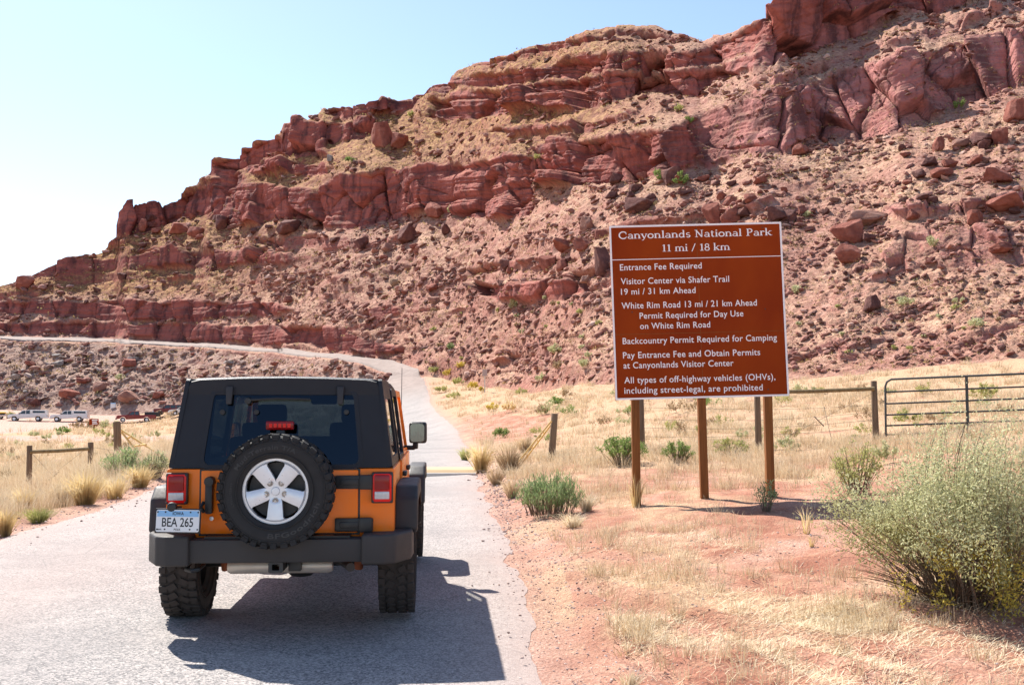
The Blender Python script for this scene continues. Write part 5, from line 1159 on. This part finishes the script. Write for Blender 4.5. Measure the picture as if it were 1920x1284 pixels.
# ------------------------------------------------------------------ plants one can tell apart
def bush_np(w_, h_, nst, nl, leaf, rg, droop=.25, spread=1.0, inner=.25, bf=.18, clump=0):
    """stems that curve outwards from the base and leaf points along them (local coordinates)"""
    th = rg.uniform(0, 6.283, nst); rr = np.sqrt(rg.random(nst)) * spread; el = 1 - .55 * rr ** 2 * rg.uniform(.7, 1.1, nst)
    tip = np.stack([np.cos(th) * rr * w_ / 2, np.sin(th) * rr * w_ / 2, h_ * el * rg.uniform(.72, 1.04, nst)], 1)
    b0 = tip * np.array([bf, bf, 0]) + rg.normal(size=(nst, 3)) * np.array([.04, .04, 0]) * w_
    c0 = (b0 + tip) / 2 + np.array([0, 0, .12 * h_]) + rg.normal(size=(nst, 3)) * .05 * h_; 
    t = np.linspace(0, 1, 7)[None, :, None]
    path = (1 - t) ** 2 * b0[:, None] + 2 * t * (1 - t) * c0[:, None] + t * t * tip[:, None]
    si = rg.integers(0, nst, nl); tt = inner + (1 - inner) * rg.random(nl) ** .6
    q = tt[:, None]; C = (1 - q) ** 2 * b0[si] + 2 * q * (1 - q) * c0[si] + q * q * tip[si]
    if clump:        # leaves sit in sprays with gaps between them
        ci = rg.integers(0, max(2, nl // clump), nl); C = C[ci]; tt = tt[ci]
    C = C + rg.normal(size=(nl, 3)) * (.7 if clump else 1) * np.array([1, 1, .8]) * (.055 * (w_ + h_) / 2) * (.3 + tt[:, None]); C[:, 2] = np.maximum(C[:, 2], .02 * h_)
    return path, C, tt
def ribbons(path, r0, rg):
    n, k, _ = path.shape; d = rg.normal(size=(n, 1, 3)); d /= np.linalg.norm(d, axis=-1, keepdims=True); tap = np.linspace(1, .35, k)[None, :, None] * r0
    Vs, Fs = [], []
    for dd in (d, np.roll(d, 1, -1)):
        A = path - dd * tap; B_ = path + dd * tap; V = np.stack([A, B_], 2).reshape(-1, 3); i = np.arange(n * k * 2).reshape(n, k, 2)
        Fs.append(np.stack([i[:, :-1, 0], i[:, :-1, 1], i[:, 1:, 1], i[:, 1:, 0]], -1).reshape(-1, 4) + sum(len(v) for v in Vs)); Vs.append(V)
    return np.concatenate(Vs), np.concatenate(Fs)
def base_at(px, py):
    return surf(px, py)[0] if py < foot_y(px) - 1 else ghit(np.array(px, float), np.array(py, float))
def shrub(name, label, cat, px, pyb, wpx, hpx, mat, nst=40, nl=900, leafpx=3.0, group=None, twig='twig', seed=1, parts=True, tone=None, bf=.3, clump=12, slim=.3, up=.4):
    P = base_at(px, pyb); s = float(P[1]) / FPX; rg = np.random.default_rng(seed + int(px))
    path, C, tt = bush_np(wpx * s, hpx * s, nst, nl, leafpx * s, rg, bf=bf, clump=clump if nl > 500 else 0)
    V, F = quads(C, np.full(nl, leafpx * s), rg, slim, up); tn = np.clip(.25 + .5 * rg.random(nl) + .25 * (C[:, 2] / (hpx * s)), 0, 1) if tone is None else np.clip(tone(C / (hpx * s), rg), 0, 1)
    me = mesh_np('foliage', V, F, {'tone': np.repeat(tn, 4)}, smooth=False)
    if not parts:
        o = link(name, me, LM[mat]); o.location = P; return tag(o, label, cat, group)
    t = thing(name, label, cat, tuple(P), 0, group); link('foliage', me, LM[mat], t)
    V, F = ribbons(path, .9 * s * (1 if hpx < 120 else .8), rg); link('stems', mesh_np('stems', V, F, smooth=False), M[twig], t); return t
def tuft(name, label, px, pyb, wpx, hpx, mat, nb, group=None, bw=1.1, seed=3, lean=.0):
    P = base_at(px, pyb); s = float(P[1]) / FPX; rg = np.random.default_rng(seed + int(px) + int(pyb)); V, F, T_ = blades(np.zeros((1, 3)), np.array([hpx * s]), nb, bw * s, rg, wpx / hpx * .75, .14 * wpx * s)
    o = link(name, mesh_np(name, V, F, {'tone': T_}, smooth=False), LM[mat]); o.location = P; return tag(o, label, 'grass tuft', group)
def blades(base, H, nb, bw, rg, splay=.5, rad=.05):
    n = len(base); B = np.repeat(base, nb, 0); h = np.repeat(H, nb) * rg.uniform(.5, 1.08, n * nb); th = rg.uniform(0, 6.283, n * nb); sp = np.abs(rg.normal(size=n * nb)) * .62 * splay; sp = np.clip(sp, 0, 1.4 * splay + .2)
    dr = np.stack([np.cos(th), np.sin(th), 0 * th], 1); B = B + dr * (rg.random(n * nb) * rad)[:, None] if np.isscalar(rad) else B + dr * (rg.random(n * nb) * np.repeat(rad, nb))[:, None]
    up = np.array([0, 0, 1.0]); side = np.stack([-np.sin(th + 1.2), np.cos(th + 1.2), 0 * th], 1) * (np.repeat(np.broadcast_to(bw, (n,)), nb) / 2)[:, None]
    m1 = B + (dr * (sp * .38)[:, None] + up * .62) * h[:, None]; m2 = B + (dr * (sp * 1.15)[:, None] + up * (1 - .28 * sp)[:, None]) * h[:, None]
    V = np.stack([B - side, B + side, m1 + side * .8, m1 - side * .8, m2], 1).reshape(-1, 3); i = np.arange(n * nb)[:, None] * 5
    T_ = np.repeat(np.clip(np.repeat(rg.random(n), nb) * .45 + rg.random(n * nb) * .5, 0, 1), 5); T_ = np.clip(T_ + np.tile([-.12, -.12, .05, .05, .14], n * nb), 0, 1)
    return V, [np.concatenate([i + np.array([[0, 1, 2, 3]])]), i + np.array([[3, 2, 4]])], T_
# the large saltbush at the right
P = np.array(base_at(1800, 1128)); s = P[1] / FPX; rg = np.random.default_rng(77)
bushT = thing('saltbush', 'huge pale grey green saltbush with yellow seed clusters at the right edge', 'bush', tuple(P))
BW, BH = 430 * s, 318 * s
path, C, tt = bush_np(BW, BH, 420, 36000, .012, rg, inner=.22, bf=.35, clump=60)
lobe = np.array([[-.42, 0, .18], [.1, .1, .1], [.42, 0, .12]])
for q in (path, C):
    az_ = np.arctan2(q[..., 1], q[..., 0]); f_ = 1 + .20 * np.sin(3 * az_ + .6) + .13 * np.sin(7 * az_ + 2) + .10 * np.sin(13 * az_); q[..., 0] *= f_; q[..., 1] *= f_; q[..., 2] *= 1 + .12 * np.sin(5 * az_ + 1) + .08 * np.sin(11 * az_)
    q[..., 0] += .06 * BW * np.sin(q[..., 2] / BH * 5 + 1.0); q[..., 2] *= (1 + .10 * np.sin(q[..., 0] / BW * 7 + .6)) * (1 + .14 * q[..., 0] / BW * 2)
C = np.concatenate([C, C[rg.integers(0, len(C), 12000)] + rg.normal(size=(12000, 3)) * .03])
C[:, 2] = np.maximum(C[:, 2], .05)
hz = C[:, 2] / BH; keep = rg.random(len(C)) < np.clip(.30 + 1.3 * hz, 0, 1); C = C[keep]; hz = hz[keep]
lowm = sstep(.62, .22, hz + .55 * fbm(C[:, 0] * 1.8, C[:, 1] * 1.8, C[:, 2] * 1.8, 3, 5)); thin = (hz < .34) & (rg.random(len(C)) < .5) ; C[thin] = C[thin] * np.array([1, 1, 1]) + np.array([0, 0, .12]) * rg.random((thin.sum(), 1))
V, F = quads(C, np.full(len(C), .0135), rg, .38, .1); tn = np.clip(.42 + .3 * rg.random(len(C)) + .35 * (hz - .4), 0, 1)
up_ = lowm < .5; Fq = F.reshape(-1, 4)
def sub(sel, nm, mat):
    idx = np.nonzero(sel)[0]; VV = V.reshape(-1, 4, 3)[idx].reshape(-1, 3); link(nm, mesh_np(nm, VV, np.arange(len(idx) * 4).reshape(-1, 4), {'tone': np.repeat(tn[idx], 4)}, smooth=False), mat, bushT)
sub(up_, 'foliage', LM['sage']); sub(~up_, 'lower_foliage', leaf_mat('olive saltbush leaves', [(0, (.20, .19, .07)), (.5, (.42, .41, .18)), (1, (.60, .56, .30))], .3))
V_, F_ = ribbons(path, .0045, rg); link('stems', mesh_np('stems', V_, F_, smooth=False), M['twig'], bushT)
p2, C2, _ = bush_np(BW * .95, BH * .34, 260, 10, .01, rg); V_, F_ = ribbons(p2, .004, rg); link('dead_twigs', mesh_np('dead_twigs', V_, F_, smooth=False), M['dark_twig'], bushT)
cc = []
for k in range(15):
    c0 = np.array([rg.normal() * .12 * BW - .01 * BW, -rg.uniform(.16, .36) * BW, rg.uniform(.06, .34) * BH]); cc.append(c0 + rg.normal(size=(150, 3)) * np.array([.045, .045, .075]))
cc = np.concatenate(cc); V, F = quads(cc, np.full(len(cc), .013), rg); link('seed_cluster', mesh_np('seed_cluster', V, F, {'tone': np.repeat(.25 + .6 * rg.random(len(cc)), 4)}, smooth=False), LM['yellow'], bushT)
# side bushes
shrub('saltbush', 'pale green airy bush behind the large saltbush on its left', 'bush', 1605, 925, 110, 105, 'ygreen', 60, 2200, 3.2, seed=4)
shrub('tumbleweed', 'dense dark green bush at the road edge left of the sign posts', 'bush', 1032, 968, 128, 88, 'green', 150, 4600, 4.2, seed=5, bf=.6, slim=.16, up=1.4, clump=9)
shrub('tumbleweed', 'bright green bush behind the left sign post', 'bush', 1165, 870, 96, 62, 'bright', 70, 2000, 3.0, seed=6)
shrub('tumbleweed', 'green bush between the left and middle sign posts', 'bush', 1272, 868, 62, 42, 'bright', 50, 1200, 2.8, seed=7)
shrub('tumbleweed', 'pale green low bush right of the middle sign post', 'bush', 1372, 856, 80, 36, 'ygreen', 40, 900, 2.8, seed=8)
shrub('weed', 'thin dark green weed at the foot of the right sign post', 'plant', 1437, 958, 50, 62, 'green', 26, 420, 3.0, seed=9)
shrub('sagebrush', 'blue green bush below the left cattle guard post', 'bush', 232, 898, 110, 62, 'green', 80, 2000, 2.8, seed=10, tone=lambda c, r: .55 + .45 * r.random(len(c)))
shrub('sagebrush', 'grey green bush between the yellow wing and the orange vehicle', 'bush', 292, 896, 60, 56, 'sage', 50, 1200, 2.6, seed=11)
tuft('bunch_grass', 'large golden bunch grass clump at left road edge', 160, 944, 110, 70, 'gold', 420, bw=1.3)
tuft('bunch_grass', 'round golden grass clump in front of the yellow wing', 262, 910, 84, 46, 'gold', 380, bw=1.2)
tuft('bunch_grass', 'golden grass clump cut by the left picture edge', 8, 998, 70, 56, 'gold', 320, bw=1.4)
tuft('bunch_grass', 'low yellow green grass clump at far left road edge', 72, 974, 80, 36, 'ygreen', 260, bw=1.3)
tuft('bunch_grass', 'dark dry grass clump behind the left fence brace', 8, 905, 50, 26, 'brown', 200, bw=1.2)
tuft('bunch_grass', 'tall yellow grass clump at the right end of the cattle guard', 902, 882, 70, 62, 'gold', 340, bw=1.2)
tuft('bunch_grass', 'brown grass clump in front of the leaning dark post', 955, 890, 76, 60, 'brown', 260, bw=1.2)
tuft('bunch_grass', 'pale grass clump right of the leaning dark post', 985, 850, 60, 40, 'straw', 240, bw=1.1)
tuft('bunch_grass', 'thin dry stalks on bare red soil in front of the sign shadow', 1512, 1004, 44, 56, 'gold', 30, bw=1.3)
tuft('bunch_grass', 'small dry stalks below the thin stalks on red soil', 1522, 1026, 26, 24, 'gold', 26, bw=1.3)
tuft('bunch_grass', 'dry stalks at the foot of the left sign post', 1192, 950, 46, 70, 'gold', 60, bw=1.2)
tuft('bunch_grass', 'bent straw clump below the green bush', 1075, 985, 90, 34, 'straw', 200, bw=1.4)
tuft('bunch_grass', 'low straw clump at the lower right foreground', 1580, 1225, 80, 50, 'straw', 70, bw=1.5)
tuft('bunch_grass', 'low straw clump at the bottom edge of the picture', 1180, 1284, 90, 40, 'straw', 110, bw=1.6)
tuft('bunch_grass', 'straw clump in the middle of the foreground soil', 1270, 1150, 70, 34, 'straw', 80, bw=1.4)
for px, py, w_, h_, mt, lab in ((215, 930, 90, 52, 'gold', 'pale straw clump between the large golden clump and the yellow wing'), (110, 950, 80, 50, 'straw', 'pale straw clump left of the large golden clump'), (45, 965, 80, 60, 'gold', 'drooping pale clump below the fence brace posts'),
        (872, 862, 40, 30, 'ygreen', 'olive grass clump touching the road above the cattle guard'), (930, 905, 60, 44, 'straw', 'straw clump at the road edge just below the cattle guard'), (960, 930, 60, 46, 'straw', 'straw clump left of the dense green bush'), (1100, 960, 60, 40, 'straw', 'straw clump right of the dense green bush')):
    tuft('bunch_grass', lab, px, py, w_, h_, mt, 200, bw=1.1)
YB = [(858, 722, 28, 16, 'ygreen', 'olive shrub below the bend, left of the blank sign'), (850, 748, 30, 14, 'ygreen', 'low green strip shrub on the verge above the red dirt'), (868, 692, 24, 14, 'yellow', 'yellow shrub against the red bank above the bend'), (886, 731, 24, 18, 'yellow', 'yellow flowering shrub at the road bend, largest of the roadside row'), (902, 736, 11, 11, 'yellow', 'tiny yellow shrub at the foot of the blank road sign'), (913, 721, 14, 12, 'yellow', 'small yellow shrub right of the blank road sign post'),
      (841, 706, 22, 16, 'yellow', 'yellow shrub at the inside of the road bend'), (829, 736, 26, 14, 'ygreen', 'low olive shrub at the road edge below the bend'), (812, 700, 22, 14, 'ygreen', 'green shrub right of the dirt road bend'), (978, 742, 24, 16, 'ygreen', 'yellow green shrub in the pale field left of the sign'),
      (1046, 756, 34, 20, 'bright', 'green low shrub just left of the sign bottom corner'), (924, 770, 26, 16, 'yellow', 'yellow shrub beside the red dirt patch'), (1020, 774, 26, 16, 'bright', 'small bright green weed above the leaning post'), (940, 822, 34, 26, 'bright', 'fresh green weed between dirt patch and cattle guard'), (955, 775, 30, 22, 'gold', 'golden clump right of the yellow shrub by the dirt patch'),
      (1237, 345, 20, 28, 'bright', 'left one of two green shrubs at the foot of the middle cliff'), (1276, 350, 36, 32, 'bright', 'right and wider one of two green shrubs at the foot of the middle cliff'), (1800, 208, 22, 24, 'bright', 'single bright green shrub high on the slab cliff'), (1271, 211, 26, 20, 'ygreen', 'olive shrub in the alcove below the upper cliff'),
      (1295, 226, 20, 16, 'bright', 'small green shrub below the olive one in the alcove'), (658, 306, 22, 12, 'bright', 'small green shrub in the notch left of the middle cliff'), (961, 577, 28, 22, 'sage', 'grey green shrub under the tan ledge'), (1748, 466, 24, 28, 'sage', 'dark green shrub growing in the pale right ledge'), (849, 661, 16, 16, 'green', 'round dark shrub in the straw above the road bend'),
      (847, 402, 17, 17, 'sage', 'pale shrub beside the rounded boulder at the cliff foot'), (1040, 664, 32, 22, 'sage', 'dark sage shrub on the lower slope, upper one of three left of the sign'), (1046, 694, 30, 20, 'brown', 'brown sage shrub above the large smooth pink boulder'), (1098, 694, 28, 24, 'sage', 'sage shrub on the lower slope against the sign edge'), (1014, 716, 26, 18, 'sage', 'sage shrub left of the large smooth pink boulder'),
      (1848, 748, 64, 36, 'ygreen', 'yellow green shrub behind the gate'), (1492, 548, 34, 20, 'sage', 'grey shrub right of the sign edge on the slope'), (1700, 575, 34, 20, 'sage', 'grey shrub on the straw slope right of the lone dark boulder'), (1830, 625, 40, 22, 'sage', 'grey shrub low on the slope above the gate'), (1515, 405, 16, 14, 'sage', 'little shrub beside the boulder row above the sign'),
      (160, 806, 64, 22, 'brown', 'wide brown bush behind the small brown sign'), (205, 806, 40, 20, 'sage', 'grey green part bush right of the small brown sign'), (118, 812, 36, 12, 'bright', 'low green bush left of the brown bush in the car park'), (18, 782, 20, 10, 'ygreen', 'green shrub left of the first white pickup'), (225, 712, 20, 12, 'sage', 'small shrub on the shale slope above the notice board'),
      (1010, 300, 20, 12, 'ygreen', 'shrub on the bench over the middle cliff corner'), (775, 222, 16, 12, 'ygreen', 'shrub at the left foot of the upper cliff'), (1470, 850, 60, 30, 'sage', 'grey weed right of the right sign post at the fence'), (1700, 800, 60, 30, 'ygreen', 'pale weed under the left end of the gate'), (1660, 870, 70, 44, 'sage', 'grey green weed left of the gate below the fence post')]
for i, (px, py, w_, h_, mt, lab) in enumerate(YB): shrub('shrub', lab, 'shrub', px, py, w_, h_, mt, 14, 160 + int(w_ * h_ * .35), 2.4 if w_ < 30 else 2.7, seed=20 + i, parts=False)
# shrubs one can count on the lower slopes and in the fields
rg_ = random.Random(9); fields = [((1150, 560, 1900, 690), 34, ('sage', 'brown', 'ygreen'), 'one of the small grey shrubs dotting the straw slope behind sign and gate', 'small shrubs on the slope behind the sign', (10, 26)),
        ((800, 560, 1130, 690), 22, ('sage', 'brown', 'ygreen'), 'one of the small shrubs on the slope between road bend and sign', 'small shrubs between road bend and sign', (8, 20)),
        ((1000, 735, 1900, 830), 64, ('sage', 'bright', 'ygreen', 'brown'), 'one of the low weeds in the dry field around the wire fence', 'low weeds around the wire fence', (16, 52)),
        ((10, 815, 310, 870), 24, ('sage', 'ygreen', 'brown'), 'one of the low weeds in the dry field left of the road', 'low weeds left of the road', (14, 34))]
for i, ((x0, y0, x1, y1), n, mts, lab, grp, (sa, sb)) in enumerate(fields):
    for q in range(n):
        px, py = rg_.uniform(x0, x1), rg_.uniform(y0, y1); w_ = rg_.uniform(sa, sb); shrub('shrub', lab, 'shrub', px, py, w_, w_ * rg_.uniform(.45, .75), rg_.choice(mts), 8, 90 + int(w_ * 4), 2.4, grp, seed=200 + i * 50 + q, parts=False)
# ------------------------------------------------------------------ stuff: dry grass of the fields, straw litter, gravel
def sample_ground(n, x0, x1, y0, y1, wfun, marg=.0):
    out = []; tot = 0
    while tot < n:
        px = RNG.uniform(x0, x1, 6000); py = RNG.uniform(y0, y1, 6000); ok = py > foot_y(px) + 2; px, py = px[ok], py[ok]
        P = ghit(px, py); ok = (road_mask(P[:, 0], P[:, 1], .25) < .01) & (P[:, 1] < 195) & (RNG.random(len(px)) < wfun(px, py, P)); out.append(np.concatenate([P[ok], px[ok, None], py[ok, None]], 1)); tot += ok.sum()
    return np.concatenate(out)[:n]
def dens(px, py, P):
    X, Y = P[:, 0], P[:, 1]; d = .08 + .92 * sstep(-.05, .34, fbm(X / 1.6, Y / 1.6, 0, 3, 301) + .12 * sstep(14, 22, Y))
    d = d * (1 - .96 * np.exp(-((px - 1520) / 300) ** 2 - ((py - 1030) / 60) ** 2)) * (1 - .9 * np.exp(-((px - 1650) / 420) ** 2 - ((py - 1250) / 75) ** 2)) * (1 - .97 * np.exp(-((px - 935) / 80) ** 2 - ((py - 800) / 26) ** 2))
    for (x0, y0, x1, y1, wd, dp) in RUTS:
        dx, dy = x1 - x0, y1 - y0; L = math.hypot(dx, dy); dd = np.abs(((X - x0) * dy - (Y - y0) * dx) / L); d = d * (1 - .5 * np.exp(-(dd / .25) ** 2) * (Y < 12))
    d = d * (1 - .98 * ((px < 150 + np.clip(803 - py, -12, 16) * 10) & (Y > 84) & (Y < 190))) * (1 - .95 * ((np.abs(py - 822) < 6) & (px < 380)))
    return np.clip(d, 0, 1)
G1 = sample_ground(5200, 800, 2050, 690, 1000, lambda px, py, P: dens(px, py, P) * (1 - .55 * sstep(900, 950, py))); G2 = sample_ground(4200, -120, 760, 765, 1010, dens); G3 = sample_ground(520, 900, 1960, 990, 1330, dens)
Gs = np.concatenate([G1, G2, G3]); far_ = Gs[:, 1]
Hh = (.16 + .26 * RNG.random(len(Gs)) ** 1.5) * np.where(Gs[:, 3] < 700, 1.35, np.where(Gs[:, 4] > 930, .5, .85)) * np.clip(1 + far_ / 160, 1, 1.6); bw_ = np.maximum(.0045, .62 * far_ / FPX)
V, F, T_ = blades(Gs[:, :3], Hh, 17, bw_, RNG, .75, .07 + .0035 * far_)
gr_ = link('dry_grass', mesh_np('dry_grass', V, F, {'tone': T_}, smooth=False), LM['straw']); tag(gr_, 'pale dry straw coloured grass covering the fields either side of the road', 'grass', kind='stuff')
# flattened straw lying on the foreground soil
L1 = sample_ground(12000, 900, 1960, 940, 1330, lambda px, py, P: np.clip(.08 + .92 * sstep(0, .35, fbm(P[:, 0] / .9, P[:, 1] / .9, 0, 3, 305)) , 0, 1) * np.clip(dens(px, py, P) + .10, 0, 1) * sstep(.2, .9, P[:, 0] + .05 * P[:, 1] + .4 * fbm(P[:, 0], P[:, 1], 0, 2, 8)))
n = len(L1); th = RNG.normal(size=n) * .8 + .3; ln = RNG.uniform(.05, .19, n); dr = np.stack([np.cos(th), np.sin(th), RNG.uniform(0, .22, n)], 1); sd = np.stack([-np.sin(th), np.cos(th), 0 * th], 1) * RNG.uniform(.0009, .0020, n)[:, None]
B = L1[:, :3] + np.array([0, 0, .012]); md = B + dr * (ln * .5)[:, None] + np.array([0, 0, .012]); e = B + dr * ln[:, None] + sd * 8
V = np.stack([B - sd, B + sd, md + sd, md - sd, e], 1).reshape(-1, 3); i = np.arange(n)[:, None] * 5
li = link('straw_litter', mesh_np('straw_litter', V, [i + np.array([[0, 1, 2, 3]]), i + np.array([[3, 2, 4]])], {'tone': np.repeat(np.clip(.35 + .65 * RNG.random(n), 0, 1), 5)}, smooth=False), LM['straw']); tag(li, 'flattened straw lying over the red soil in the foreground', 'straw', kind='stuff')
# gravel along the road edge and pebbles on the soil
n = 11000; yy = np.exp(RNG.uniform(math.log(4.2), math.log(34), n)); side_ = RNG.random(n) < .72
xx = np.where(side_, np.interp(yy, RY, RR) + RNG.normal(size=n) * .18 + .18 + np.abs(RNG.normal(size=n)) * .22, np.interp(yy, RY, RL) - RNG.normal(size=n) * .35 - .2)
free = RNG.random(n) < .30; xx = np.where(free, RNG.uniform(.3, 6, n), xx); yy = np.where(free, RNG.uniform(4.4, 11, n), yy)
onr = road_mask(xx, yy, 0) > .5; zz = np.where(onr, ground_z(xx, yy) + .012, ground_full(xx, yy))
sz = (.003 + .011 * RNG.random(n) ** 4) * np.clip(yy / 9, .8, 2.2); B = np.array(LOW)[RNG.integers(0, 10, n)] * (sz[:, None] * np.stack([RNG.uniform(.8, 1.4, n), RNG.uniform(.8, 1.3, n), RNG.uniform(.5, .9, n)], 1))[:, None] + np.stack([xx, yy, zz + sz * .3], 1)[:, None]
t_ = NT('road gravel'); c_ = t_.ramp(t_.attr('tone'), [(0, (.16, .11, .10)), (.4, (.36, .24, .20)), (.8, (.52, .40, .35)), (1, (.62, .54, .50))])
gv = link('gravel', mesh_np('gravel', B.reshape(-1, 3), (Fi[None] + (np.arange(n) * NV)[:, None, None]).reshape(-1, 3), {'tone': np.repeat(RNG.random(n), NV)}, smooth=False), t_.fin(c_, .95, Specular_IOR_Level=.15)); tag(gv, 'loose gravel and pebbles along the edge of the road', 'gravel', kind='stuff')
